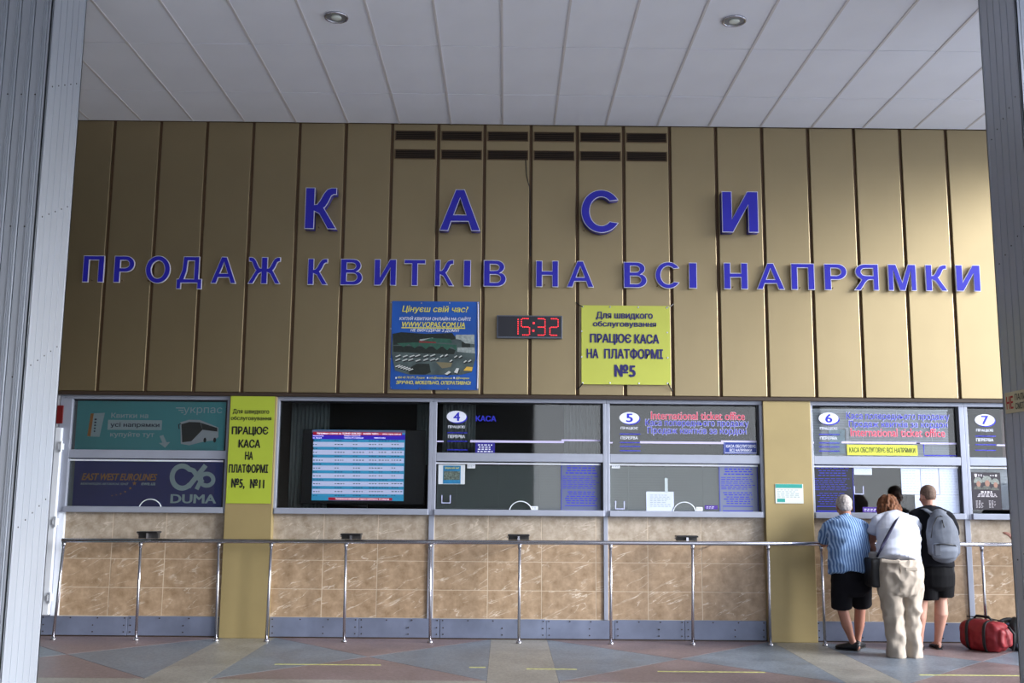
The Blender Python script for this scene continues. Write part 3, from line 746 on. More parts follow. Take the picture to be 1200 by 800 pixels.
# yellow poster on the left pilaster
yp = banner('yellow_poster', 264.6, 322.5, 463.5, 589.5, .003, .004, mat('yellow_green_poster', (168, 184, 58), .4, var=.02), 'tall yellow-green poster with black lettering on the left pilaster', 'poster', amp=.0008)
y = .0
def q_(s, a, b, tt, bt, bo=.045): tline(yp, KINK, s, 268.5+(a-928)*54/244, 268.5+(b-928)*54/244, 463.5+(tt-15)*126/582, 463.5+(bt-15)*126/582, y, bold=bo)
q_('Для швидкого', 947, 1141, 88, 116, .02); q_('обслуговування', 937, 1152, 126, 153, .02); q_('ПРАЦЮЄ', 941, 1137, 182, 232); q_('КАСА', 977, 1095, 252, 297)
q_('НА', 1012, 1056, 317, 362); q_('ПЛАТФОРМІ', 925, 1136, 385, 434); q_('№5,', 938, 1012, 462, 520); q_('№11', 1038, 1116, 466, 516)
# notice on the right pilaster
nb = tag(MB(), None) if False else None
mb = MB(); rect(mb, 909, 941, 567, 589.5, .006, .004); nt_ = tag(mb.build('notice_sheet', mat('paper_pale', (214, 220, 216), .5)), 'small white notice with teal header on the right pilaster', 'notice')
mb = MB(); rect(mb, 909, 940, 567.2, 571.5, .0045, .001); rect(mb, 911, 920, 584, 588, .0045, .001); mb.build('teal_print', mat('print_teal', (40, 150, 140), .5), nt_)
mb = MB(); rows(mb, 911, 938, 573, 583, 5, .0045, .35, seed=4); mb.build('grey_print', mat('print_grey', (140, 156, 160), .5), nt_)

# ================================================================== WINDOW 1: advertising films behind the glass
PY = .112
mb = MB(); rect(mb, 87, 272, 465, 530.5, PY+.004, .004); adt = tag(mb.build('ticket_advert', mat('advert_teal', (92, 176, 182), .45, var=.05, scale=1)), 'teal bus ticket advertisement behind the glass of the top left window', 'poster')
def fx(px): return 70+px*260/1200
def fy(py): return 460+py*150/692
t = MB()
ptext(t, 'Квитки на', fx(278), fx(480), fy(110), fy(136), PY, bold=.02); ptext(t, 'купуйте тут', fx(272), fx(512), fy(212), fy(244), PY, bold=.02)
rect(t, fx(258), fx(554), fy(149), fy(200), PY+.002, .001)
ptext(t, 'укрпас', fx(668), fx(880), fy(80), fy(120), PY, bold=.0)
for i in range(3): rect(t, fx(628+i*14), fx(670), fy(80+i*12), fy(85+i*12), PY, .001)
poly(t, [(fx(540), fy(235)), (fx(560), fy(228)), (fx(578), fy(268)), (fx(598), fy(266)), (fx(570), fy(297)), (fx(536), fy(272)), (fx(555), fy(270))], PY)
poly(t, [(fx(180), fy(112)), (fx(245), fy(108)), (fx(215), fy(238)), (fx(150), fy(236))], PY)
t.build('white_print', mat('ink_pale', (186, 208, 212), .5), adt)
t = MB(); ptext(t, 'усі напрямки', fx(273), fx(540), fy(162), fy(190), PY, bold=.025); 
for i in range(5): rect(t, fx(188-i), fx(200-i*2), fy(140+i*16), fy(148+i*16), PY-.001, .0005)
t.build('dark_print', mat('ink_slate', (60, 70, 88), .5), adt)
t = MB(); poly(t, [(fx(168), fy(112)), (fx(184), fy(112)), (fx(166), fy(236)), (fx(149), fy(234))], PY-.001)
t.build('orange_print', mat('ink_orange', (196, 132, 70), .5), adt)
t = MB(); poly(t, [(fx(652), fy(160)), (fx(700), fy(146)), (fx(760), fy(148)), (fx(858), fy(188)), (fx(858), fy(240)), (fx(830), fy(258)), (fx(780), fy(264)), (fx(700), fy(284)), (fx(655), fy(276))], PY)
t.build('bus_body_print', mat('ink_bus_grey', (196, 204, 210), .5), adt)
t = MB(); poly(t, [(fx(658), fy(170)), (fx(700), fy(158)), (fx(760), fy(160)), (fx(772), fy(200)), (fx(712), fy(262)), (fx(662), fy(268))], PY-.001)
poly(t, [(fx(762), fy(162)), (fx(852), fy(190)), (fx(852), fy(210)), (fx(772), fy(200))], PY-.001)
for cx in (785, 838):
    c0 = V(fx(cx), fy(256), PY); m2 = [(c0.x+.016*math.cos(k*PI/6), c0.z+.028*math.sin(k*PI/6)) for k in range(12)]; t.bm.faces.new([t.bm.verts.new((x, PY-.0012, z)) for x, z in m2])
stroke(t, [(V(fx(a_), fy(b_), PY).x, V(fx(a_), fy(b_), PY).z) for a_, b_ in ((656, 168), (643, 172), (646, 196))], .012, PY-.001)
t.build('bus_glass_print', mat('ink_bus_dark', (38, 44, 48), .4), adt)
mb = MB(); rect(mb, 84, 268, 536, 598, PY+.004, .004); adn = tag(mb.build('coach_advert', mat('advert_navy', (56, 64, 136), .45, var=.1, scale=1)), 'navy coach line advertisement behind the glass of the lower left window', 'poster')
t = MB(); ptext(t, 'EAST WEST EUROLINES', fx(118), fx(528), fy(438), fy(472), PY, bold=.03, shear=.3)
def star(mb, px, py, r):
    c0 = V(px, py, PY); mb.bm.faces.new([mb.bm.verts.new((c0.x+(r if k % 2 == 0 else r*.42)*math.sin(k*PI/5), PY, c0.z+(r if k % 2 == 0 else r*.42)*math.cos(k*PI/5))) for k in range(10)])
for a_, b_, r_ in ((404, 490, .028), (382, 516, .019), (354, 535, .014), (330, 546, .011), (306, 552, .009), (283, 556, .008)): star(t, fx(a_), fy(b_), r_)
t.build('orange_print', mat('ink_gold', (190, 138, 66), .5), adn); t = MB()
ptext(t, 'МІЖНАРОДНІ АВТОБУСНІ ЛІНІЇ', fx(112), fx(372), fy(485), fy(499), PY, bold=.02, shear=.3); ptext(t, 'ewe.ua', fx(440), fx(518), fy(486), fy(500), PY, bold=.022, shear=.2)
# looped alpha-p emblem
def fz(a_, b_): p = V(fx(a_), fy(b_), PY); return (p.x, p.z)
lw = .055
loop = [fz(662+64*math.cos(math.radians(k))*.85, 456+60*math.sin(math.radians(k))) for k in range(40, 322, 12)]
stroke(t, loop+[fz(740, 470), fz(775, 520)][:0]+[fz(722, 420), fz(748, 455), fz(772, 486)], lw, PY)
stroke(t, [fz(655+40, 510), fz(712, 488), fz(790, 392)], lw, PY-.0003)
loop2 = [fz(795+36*math.cos(math.radians(k)), 470+32*math.sin(math.radians(k))) for k in range(-150, 151, 15)]
stroke(t, [fz(740, 522), fz(766, 470)]+loop2, lw*.85, PY-.0006)
ptext(t, 'DUMA', fx(597), fx(848), fy(550), fy(597), PY, bold=.035)
t.build('white_print', mat('ink_pale', (186, 208, 212), .5), adn)
c0 = V(fx(488), fy(628), .095)
def ticket_hole(px, py, r, label):
    c0 = V(px, py, .096); m = MB(); m.tube([(c0.x+r*math.cos(k*PI/24), c0.y, c0.z+r*.92*math.sin(k*PI/24)) for k in range(25)], .006, 8)
    o = m.build('speaking_hole', mat('pale_plastic_edge', (214, 222, 228), .3), smooth=True); return tag(o, label, 'hatch ring', 'arched hatch rims in the lower panes')
ticket_hole(fx(488), 597, .125, 'thin arched hatch rim at the bottom of the navy advert window')
ticket_hole(610, 599.5, .125, 'thin arched hatch rim in the window with the bus picture sheet')
ticket_hole(802, 600.5, .125, 'thin arched hatch rim beside the standing white paper')

# ================================================================== WINDOW 2: information screen
def tv():
    y = .42; a = V(352, 590, y); b = V(499, 504, y)
    r = tag(MB().box(a.x, b.x, y, y+.06, a.z, b.z, .006).build('information_screen', BLACK), 'large black information display with bright timetable behind the second window', 'screen')
    st = MB(); st.box((a.x+b.x)/2-.05, (a.x+b.x)/2+.05, y+.03, y+.07, 1.1, a.z+.1); st.box((a.x+b.x)/2-.3, (a.x+b.x)/2+.3, y-.06, y+.18, 1.08, 1.11); st.build('stand', BLACK, r)
    def E(n, c, s=.8): return mat(n, c, .5, emit=s)
    y -= .002
    def P(m, name, L_, dy=0):
        mb = MB()
        for x0, x1, t0, t1 in L_: rect(mb, 320+x0*200/1067, 320+x1*200/1067, 460+t0*150/800, 460+t1*150/800, y-dy, .001)
        mb.build(name, m, r)
    P(E('screen_cyan', (52, 142, 186), .34), 'cyan_field', [(240, 826, 236, 672)])
    P(E('screen_pale', (196, 204, 240), .30), 'pale_rows', [(250-i, 820-i*1, 312+49*i, 337+49*i) for i in range(7)], .001)
    P(E('screen_violet', (56, 34, 190), .30), 'violet_header', [(246, 826, 262, 290)], .001)
    P(E('screen_red', (170, 20, 50), .30), 'red_bars', [(250, 806, 249, 263), (345, 745, 657, 671)], .0015)
    P(E('screen_grey', (90, 96, 130), .30), 'window_bar', [(244, 828, 237, 248)], .001)
    t = MB()
    def s_(s, x0, x1, t0, t1): ptext(t, s, 320+x0*200/1067, 320+x1*200/1067, 460+t0*150/800, 460+t1*150/800, y-.003, bold=.02)
    s_('Напрямки станом на 15:30:00 18.06.2021  онлайн табло — www.vopas.com.ua', 275, 800, 251, 262); s_('Відправлення', 250, 315, 266, 273); s_('м. Луцьк', 250, 305, 278, 287)
    s_('Кінцева Прибуття', 445, 545, 266, 274); s_('зупинка, № в платформі', 445, 565, 278, 287); s_('Наявний номер', 632, 703, 278, 287); s_('Оновлення інформації через приблизно 10 секунд', 390, 725, 659, 669)
    t.build('white_lettering', E('screen_white', (240, 240, 255), .5), r)
    t = MB()
    for i in range(15):
        rr = random.Random(i); z = 294+24.5*i+4
        for c_ in (250, 385, 500, 600, 660, 740):
            rows(t, 320+c_*200/1067, 320+(c_+rr.choice((35, 55, 70)))*200/1067, 460+(z-3)*150/800, 460+(z+5)*150/800, 1, y-.002, .6, seed=i*7+c_)
    t.build('timetable_rows', mat('screen_row_ink', (40, 90, 130), .5), r)
tv()
struct(MB().box(-2.46, -.76, .3, .75, 1.05, 1.10).build('shelf_board' if False else 'trim_8', mat('dark_wood_shelf', (58, 40, 30), .5)))
# curtain beside the screen
def curtain(x0, x1, y, z0, z1, label, m):
    mb = MB(); n = 48; a_ = []; b_ = []
    for i in range(n+1):
        x = x0+(x1-x0)*i/n; yy = y+.018*math.sin(i*1.3)+.01*math.sin(i*.47); a_.append(mb.bm.verts.new((x, yy, z0))); b_.append(mb.bm.verts.new((x, yy, z1)))
    for i in range(n): mb.bm.faces.new((a_[i], a_[i+1], b_[i+1], b_[i]))
    ex = bmesh.ops.extrude_face_region(mb.bm, geom=list(mb.bm.faces))
    for v in ex['geom']:
        if isinstance(v, bmesh.types.BMVert): v.co.y += .004
    return tag(mb.build('curtain', m, smooth=True), label, 'curtain')
CUR = mat('grey_curtain', (128, 138, 138), .8)
curtain(-2.45, -2.0, .62, 1.3, 2.72, 'grey vertical curtain left of the information screen', CUR)
curtain(-.98, -.78, .66, 1.9, 2.72, 'short grey curtain at the right side of the information screen', CUR)
curtain(-.66, -.28, .45, 2.02, 2.72, 'grey curtain behind the oval number 4', CUR)
curtain(.75, 1.14, .5, 2.02, 2.72, 'grey curtain in the upper right of the window numbered 4', CUR)
DK = mat('dark_backdrop', (26, 26, 26), .7)
struct(MB().box(-2.6, 3.1, 1.3, 1.35, .02, 2.75).build('office_shade_backdrop', DK))  # near-black sheet added to stand in for the shade inside the office

# ================================================================== blinds
def blind(x0, x1, z0, z1, y, label, closed=.55, pitch=.028, m=BLIND, cords=4):
    r = empty('venetian_blind', ((x0+x1)/2, y, z0), label, 'blind', 'horizontal blinds behind the ticket windows')
    MB().box(x0, x1, y-.012, y+.014, z1-.022, z1, .003).build('head_rail', m, r)
    s = MB(); z = z0+.012; dz = pitch*closed; dyy = pitch*.35
    while z < z1-.03:
        s.quad([(x0+.005, y-dyy, z-dz), (x1-.005, y-dyy, z-dz), (x1-.005, y+dyy*.2, z+dz*.2+.002), (x0+.005, y+dyy*.2, z+dz*.2+.002)])
        s.quad([(x0+.005, y+dyy*.2, z+dz*.2+.002), (x1-.005, y+dyy*.2, z+dz*.2+.002), (x1-.005, y+dyy, z+dz), (x0+.005, y+dyy, z+dz)]); z += pitch
    tag(s.build('slats', m, r), kind='stuff')
    for i in range(cords):
        x = x0+(x1-x0)*(i+.5)/cords; MB().box(x-.003, x+.003, y-.016, y-.013, z0, z1-.02).build('ladder_cord', m, r)
    MB().box(x0+.003, x1-.003, y-.012, y+.012, z0-.006, z0+.004, .002).build('bottom_bar', m, r)
    return r
blind(-.70, 1.15, ZS1+.01, ZM0-.005, .14, 'closed dull grey blind behind the lower pane of the window numbered 4', closed=.62, m=mat('blind_dull', (134, 142, 140), .6))
blind(1.24, 2.91, ZS1+.01, ZM0-.005, .14, 'grey slatted blind behind the lower pane of the window numbered 5', closed=.56, m=mat('blind_green_grey', (156, 166, 164), .6))
blind(3.52, 5.08, ZM1+.01, ZT0-.03, .145, 'light slatted blind behind the upper pane of the window numbered 6', closed=.5, m=mat('blind_light', (244, 248, 255), .5))
blind(5.27, 7.2, ZS1+.05, ZM0-.005, .2, 'light slatted blind behind the lower pane of the window numbered 7', closed=.5, m=mat('blind_light', (190, 196, 206), .5))

# ================================================================== window lettering
DB = mat('decal_blue', (36, 40, 190), .45); DW = mat('decal_white', (226, 230, 244), .45); DR = mat('decal_red', (206, 52, 84), .45); DV = mat('decal_violet_board', (34, 24, 130), .45)
GY = .0965
def oval(mb, px, py, rx, ry, y, n=32):
    c0 = V(px, py, y); mb.bm.faces.new([mb.bm.verts.new((c0.x+rx*math.cos(2*PI*k/n), y, c0.z+ry*math.sin(2*PI*k/n))) for k in range(n)])
def number(px, py, d, label, lines, sub=True):
    r = empty('number_decal', V(px, py, GY), label, 'window decal', 'oval window numbers')
    m = MB(); oval(m, px+1.2, py+1.2, .112, .066, GY); 
    for q in lines: rect(m, px-11, px+13, py+q, py+q+.8, GY, .0008)
    m.build('blue_shadow', DB, r)
    m = MB(); oval(m, px, py, .112, .066, GY-.0008)
    if sub:
        ptext(m, 'ПРАЦЮЄ', px-10, px+10, py+10.5, py+14, GY-.0008, bold=.02); ptext(m, 'ПЕРЕРВА', px-10, px+10, py+21.5, py+25, GY-.0008, bold=.02)
    m.build('white_oval', DW, r)
    m = MB(); ptext(m, d, px-3.8, px+4.2, py-5, py+5, GY-.0016, bold=.03); m.build('numeral', DB, r)
number(535, 488, '4', 'white oval number 4 on dark glass beside the lone blue word', (18.5, 28.5, 38.5))
number(737.5, 489.5, '5', 'white oval number 5 on dark glass left of red lettering', (18.5, 28.5, 33, 38))
number(971, 490, '6', 'white oval number 6 on glass backed by a light slatted blind', (18.5, 28.5, 33, 38))
number(1154, 492, '7', 'white oval number 7 on the window nearest the right column', (18.5, 28.5, 35))
def lettering(name, items, label, y=GY):
    r = empty(name, V(items[0][2], items[0][5], y), label, 'window lettering')
    for m_, s, a, b, t_, bt, pn in items:
        m = MB(); ptext(m, s, a, b, t_, bt, y, bold=.03); m.build(pn, m_, r)
    return r
lettering('window_lettering', [(DB, 'КАСА', 557.5, 581.5, 487, 493.5, 'blue_word')], 'blue word КАСА on the dark glass beside oval number 4')
def outlined(r, s, a, b, t_, bt, fill, edge, y):
    m = MB(); ptext(m, s, a-.4, b+.4, t_-.4, bt+.4, y, bold=.035); m.build('lettering_outline', edge, r)
    m = MB(); ptext(m, s, a, b, t_, bt, y-.001, bold=.008); m.build('lettering', fill, r)
r5 = empty('window_lettering', V(760, 500, GY), 'red and blue ticket office lettering on the dark glass beside oval number 5', 'window lettering')
outlined(r5, 'International ticket office', 763, 872.5, 483, 491, DR, mat('decal_pinkish', (230, 200, 214), .5), GY)
outlined(r5, 'Каса попереднього продажу', 756.5, 877, 492, 500.5, DB, DW, GY); outlined(r5, 'Продаж квитків за кордон', 759, 874.5, 501, 509.5, DB, DW, GY)
r6 = empty('window_lettering', V(1000, 500, GY), 'blue and red ticket office lettering over the light blind beside oval number 6', 'window lettering')
outlined(r6, 'Каса попереднього продажу', 992, 1112, 484, 493, DB, DW, GY); outlined(r6, 'Продаж квитків за кордон', 995, 1110, 493.5, 502, DB, DW, GY)
outlined(r6, 'International ticket office', 997, 1107, 502.5, 511, DR, mat('decal_pinkish', (230, 200, 214), .5), GY)
def stripe(segs, label):
    m = MB()
    for a, b, py in segs: p = V(a, py+.8, GY); q = V(b, py-.8, GY); m.prism([(p.x, p.z), (q.x, p.z), (q.x, q.z), (p.x, q.z)], GY-.0008, GY)
    return tag(m.build('white_stripe', mat('stripe_pale', (196, 190, 226), .5)), label, 'window decal', 'pale stripes across the upper panes')
stripe([(512, 520, 517), (551, 661, 517.3), (658, 706, 515.8)], 'thin pale stripe above the violet-blue notice plate on dark glass')
stripe([(714, 718, 518.5), (750, 848, 518.5), (845, 887, 517)], 'thin pale stripe under the red and blue lettering, ending at the blue plate')
stripe([(951, 954, 518.5), (986, 1078, 518.5), (1074, 1122, 519.5)], 'thin pale stripe on the blind-backed glass above the long yellow strip')
stripe([(1132, 1136, 521.5), (1168, 1178, 521.5)], 'short thin pale stripe on the dark pane nearest the right column')
def board(px0, px1, pyt, pyb, m_, label, y=GY, name='small_sign', cat='sign'):
    m = MB(); rect(m, px0, px1, pyt, pyb, y, .003); return tag(m.build(name, m_), label, cat)
b1 = board(557, 580, 518, 530.5, DV, 'small violet-blue notice plate with white print under the word КАСА'); t = MB(); rows(t, 559, 578, 520, 530, 4, GY-.001, .5, True, seed=9); t.build('white_print', DW, b1)
b2 = board(848, 888, 516.5, 531.5, mat('board_royal', (30, 54, 140), .45), 'blue plate КАСА ОБСЛУГОВУЄ ВСІ НАПРЯМКИ on the window numbered 5'); t = MB()
ptext(t, 'КАСА ОБСЛУГОВУЄ', 851, 885.5, 521, 524.3, GY-.001, bold=.02); ptext(t, 'ВСІ НАПРЯМКИ', 855, 881, 525.8, 529, GY-.001, bold=.02)
p_, q2 = V(849.5, 530.3, 0), V(886.5, 518, 0)
P0, P1 = V(849.5, 530.3, GY), V(886.5, 518, GY); stroke(t, [(P0.x, P0.z), (P1.x, P0.z), (P1.x, P1.z), (P0.x, P1.z)], .006, GY-.001, True); t.build('white_print', DW, b2)
b3 = board(993, 1075, 521.5, 533, mat('board_yellow', (212, 220, 70), .45), 'long yellow strip КАСА ОБСЛУГОВУЄ ВСІ НАПРЯМКИ on the window numbered 6'); t = MB(); ptext(t, 'КАСА ОБСЛУГОВУЄ ВСІ НАПРЯМКИ', 995.5, 1072.5, 524.5, 530, GY-.001, bold=.022); t.build('black_print', KINK, b3)
def info_panel(px0, px1, pyt, pyb, label, back, y=GY, ink=DB, F=1):
    r = board(px0, px1, pyt, pyb, back, label, y+.002, 'text_poster', 'notice'); t = MB(); w_ = px1-px0; h_ = pyb-pyt
    rows(t, px0+w_*.08, px1-w_*.08, pyt+h_*.04, pyt+h_*.24, 4, y, .42*F, True, seed=int(px0)); rows(t, px0+w_*.05, px1-w_*.05, pyt+h_*.27, pyt+h_*.54, 7, y, .34*F, False, seed=int(px0)+1)
    rows(t, px0+w_*.1, px1-w_*.1, pyt+h_*.58, pyt+h_*.84, 6, y, .38*F, True, seed=int(px0)+2)
    A, B = V(px0+w_*.1, pyt+h_*.97, y), V(px1-w_*.12, pyt+h_*.88, y); stroke(t, [(A.x, A.z), (B.x, A.z), (B.x, B.z), (A.x, B.z)], .008, y, True)
    A, B = V(px0+1, pyb-.5, y), V(px1-.5, pyt+.5, y); stroke(t, [(A.x, A.z), (B.x, A.z), (B.x, B.z), (A.x, B.z)], .006, y, True)
    t.build('blue_print', ink, r); return r
bk = mat('panel_film', (92, 100, 128), .6)
info_panel(657, 705.5, 541.5, 599.5, 'grey film poster of blue text in the middle window, hatch ring to its left', bk)
info_panel(843, 887.5, 543, 600, 'grey film poster of blue text next to the right pilaster', mat('panel_film_pale', (112, 120, 142), .6))
info_panel(953, 999.5, 545, 600, 'dark panel printed with bright blue text behind the grey haired man', mat('panel_dark', (22, 23, 34), .5), ink=mat('decal_bright_blue', (50, 58, 190), .5), F=.62)
# small stickers
def sticker(px0, px1, pyt, pyb, label, print_=True, m_=None, y=GY):
    r = board(px0, px1, pyt, pyb, m_ or mat('sticker_white', (214, 218, 226), .5), label, y, 'sticker', 'sticker')
    if print_: t = MB(); rows(t, px0+1, px1-1, pyt+1, pyb-1, 2, y-.001, .35, seed=int(px0)); t.build('print', mat('print_grey', (140, 156, 160), .5), r)
    return r
sticker(547.5, 557, 543.5, 548.5, 'tiny white sticker right of the small picture postcard'); sticker(622, 630.5, 593, 597.5, 'tiny white sticker beside the hatch ring below the bus picture window')
sticker(717, 726.5, 543.5, 548.5, 'tiny white sticker in the top left corner below oval number 5'); sticker(816, 823.5, 594, 598.5, 'tiny white sticker between hatch ring and violet sticker')
s = sticker(826, 841, 592, 596.5, 'small violet sticker right of the hatch of the window numbered 5', False, mat('board_violet', (72, 40, 140), .5)); t = MB(); rows(t, 828, 839, 593, 595.8, 2, GY-.001, .4, seed=3); t.build('white_print', DW, s)
for px, py, lab in ((522.8, 584.5, 'open white card square under the bus station picture sheet'), (726.5, 591.5, 'open white card square below the tiny sticker, left of the white paper'), (1006.5, 574, 'open white card square behind the glass between the grey and auburn heads')):
    m = MB(); A, B = V(px-5, py+4.5, GY), V(px+5, py-4.5, GY); stroke(m, [(A.x, B.z), (A.x, A.z), (B.x, A.z), (B.x, B.z)], .012, GY-.001)
    for f in m.bm.faces: f.normal_update()
    tag(m.build('card_holder', mat('pale_violet_card', (190, 196, 232), .5)), lab, 'sticker', 'card holders')
s = board(513.5, 545, 544.5, 567, mat('paper_white', (206, 212, 218), .5), 'white sheet with a blue bus station picture in the window numbered 4', GY+.001, 'picture_sheet', 'notice')
t = MB(); rect(t, 519, 540, 545.5, 566.5, GY, .001); t.build('blue_picture', mat('print_sea_blue', (30, 112, 156), .5, var=.3, scale=12), s)
t = MB(); rect(t, 520, 539, 552, 562, GY-.001, .001); t.build('grey_picture', mat('print_lot', (88, 100, 92), .5, var=.7, scale=60), s)
t = MB(); ptext(t, 'Цінуєш свій час?', 521.5, 538, 547, 549.5, GY-.001, bold=.02); t.build('yellow_print', YINK, s)
s = board(757.5, 789.5, 576, 600, mat('paper_blueish', (196, 204, 226), .5), 'white printed paper sheet standing in the window numbered 5', GY+.001, 'paper_sheet', 'notice')
t = MB(); rows(t, 762, 786, 579, 594, 7, GY, .3, seed=12); t.build('print', mat('print_grey', (140, 156, 160), .5), s)
tag(MB().box(V(779, 568, GY).x, V(782.5, 568, GY).x, GY, GY+.001, V(780, 577, GY).z, V(780, 560, GY).z).build('adhesive_tape', mat('tape_pale', (176, 188, 192), .4)), 'short pale tape strip above the paper in the window numbered 5', 'tape')
# window 6 lower: white sheets, window 6 upper-left bluish picture
SH = mat('sheet_bluish_white', (206, 216, 240), .5)
for i, (a_, b_, t_, bt, lab) in enumerate(((1057, 1078.5, 548, 579, 'leftmost bluish white sheet behind the window beside the man with the backpack'), (1079.5, 1100, 548, 579, 'middle bluish white sheet above the head of the man with the backpack'),
        (1101, 1125, 548.5, 579.5, 'rightmost bluish white sheet behind the window numbered 6'), (1073, 1126.5, 580, 600.5, 'wide bluish white sheet beneath the three hung sheets in window numbered 6'), (1001, 1021.5, 546, 556, 'small white sheet at the top right of the dark blue-print panel'))):
    s = board(a_, b_, t_, bt, SH, lab, GY+.002, 'paper_sheet', 'notice'); t = MB(); rows(t, a_+1.5, b_-1.5, t_+2, bt-2, 3 if bt-t_ < 12 else 9, GY+.001, .22, seed=i+40); t.build('faint_print', mat('print_faint', (176, 188, 214), .5), s)
s = board(972, 991, 503, 531.5, mat('print_icy', (150, 190, 206), .5, var=.3, scale=14), 'pale icy blue picture sheet below oval number 6', .12, 'picture_sheet', 'notice')
m = MB(); rect(m, 991, 994.5, 501, 531, .12, .002); m.build('white_margin', DW, s)
m = MB(); A, B = V(1083, 533.5, GY), V(1122, 520.5, GY); stroke(m, [(A.x, B.z), (A.x, A.z), (B.x, A.z), (B.x, B.z)], .012, GY); tag(m.build('blue_frame_decal', DB), 'open blue outline frame low right in the upper pane of window numbered 6', 'window decal')
s = board(1011, 1031.5, 594, 600, mat('board_violet', (72, 40, 140), .5), 'violet card on the sill between the grey haired man and the woman', GY-.01, 'name_card', 'sign'); t = MB(); rows(t, 1013, 1029, 595.5, 599, 2, GY-.011, .4, seed=3); t.build('white_print', DW, s)
# recruiting poster in window 7
s = board(1140.5, 1172, 553.5, 597, mat('poster_dark', (36, 28, 38), .45), 'dark poster with three helmeted soldiers behind the window numbered 7', GY+.001, 'soldier_poster', 'poster')
gx = lambda u: 1030+u*160/1200
gyy = lambda v: 530+v*90/675
hm = MB(); fm = MB(); bm_ = MB()
for u, v, k in ((872, 262, 1), (948, 255, 1.12), (1022, 272, .95)):
    def cen(du, dv): return V(gx(u+du*k), gyy(v+dv*k), GY)
    c0 = cen(0, -6)
    hm.bm.faces.new([hm.bm.verts.new((c0.x+.048*k*math.cos(j*PI/10), GY-.0004, c0.z+.05*k*math.sin(j*PI/10))) for j in range(-1, 12)])
    c1 = cen(4, 14); fm.bm.faces.new([fm.bm.verts.new((c1.x+.024*k*math.cos(j*PI/8), GY-.0007, c1.z+.032*k*math.sin(j*PI/8))) for j in range(16)])
    poly(bm_, [(gx(u-40*k), gyy(v+62*k)), (gx(u-30*k), gyy(v+38*k)), (gx(u-8*k), gyy(v+30*k)), (gx(u+18*k), gyy(v+32*k)), (gx(u+38*k), gyy(v+62*k))], GY-.0003)
hm.build('helmet_print', mat('print_helmet', (124, 130, 124), .5, var=.4, scale=60), s); fm.build('face_print', mat('print_face', (150, 112, 96), .5), s); bm_.build('uniform_print', mat('print_uniform', (84, 86, 80), .5, var=.5, scale=60), s)
t = MB(); rows(t, gx(895), gx(1000), gyy(338), gyy(358), 1, GY, .8, True, seed=8); rows(t, gx(856), gx(1048), gyy(360), gyy(392), 3, GY, .5, True, seed=2); rows(t, gx(856), gx(920), gyy(420), gyy(488), 7, GY, .35, seed=5); rows(t, gx(970), gx(1030), gyy(420), gyy(488), 7, GY, .35, seed=6)
rows(t, gx(872), gx(925), gyy(190), gyy(212), 2, GY, .6, seed=7); rows(t, gx(975), gx(1015), gyy(196), gyy(210), 1, GY, .6, seed=1)
A = V(gx(850), gyy(200), GY); t.bm.faces.new([t.bm.verts.new((A.x+x, GY-.0003, A.z+z)) for x, z in ((-.016, .02), (-.006, .01), (0, .022), (.006, .01), (.016, .02), (.012, -.014), (0, -.026), (-.012, -.014))])
A = V(gx(1028), gyy(203), GY); t.bm.faces.new([t.bm.verts.new((A.x+.012*math.cos(k*PI/6), GY-.0003, A.z+.014*math.sin(k*PI/6))) for k in range(12)])
t.build('white_print', mat('print_offwhite', (206, 200, 206), .5), s)
# things inside window 7 upper
tag(MB().box(5.9, 6.4, .6, 1.0, 1.9, 2.7, .01).build('brown_cabinet', mat('cabinet_redbrown', (110, 72, 64), .6)), 'reddish brown cupboard inside the office behind oval number 7', 'cabinet')
tag(MB().box(6.06, 6.1, .56, .6, 1.35, 2.7).build('window_post', mat('dark_post', (40, 42, 50), .5)), 'dark upright post inside the office behind oval number 7', 'post')

# ================================================================== rail
RY = -.2
def handrail():
    r = empty('handrail', (0, RY, 0), 'long chrome queue rail on thin posts running along the ticket windows', 'railing')
    za, zb = 1.036, 1.072
    MB().tube([(-4.69, RY, za), (7.6, RY, zb+.01)], .023, 14).build('rail', CHROME, r, True)
    tops = [(75, 62), (165, 159), (256.5, 253), (318, 312), (405.5, 403), (504, 504), (609, 608), (715.5, 716), (811.5, 812), (900, 903), (962, 967), (1053, 1058), (1150, 1157), (1240, 1247)]
    for a, b in tops:
        t_ = V(a, 636, RY); z = za+(zb-za)*(t_.x+4.7)/9.8; bt = FLR(b, 752+ (b-60)*.004, 0); bx = V(b, 752+(b-60)*.004, RY).x
        p = MB(); p.tube([(t_.x, RY, z-.02), (bx, RY, .02)], .0155, 10); p.build('post', CHROME, r, True)
        MB().tube([(bx, RY, 0), (bx, RY, .012), (bx, RY, .03)], [.032, .03, .018], 12).build('foot_flange', CHROME, r, True)
        MB().tube([(t_.x, RY, z-.06), (t_.x, RY, z-.02)], .022, 10).build('collar', CHROME, r, True)
    for x in (-3.9, -1.9, .2, 2.3, 4.5, 6.2):
        MB().tube([(x, RY, za+.01), (x, WY-.02, za-.03)], .009, 8).build('wall_bracket', CHROME, r)
handrail()
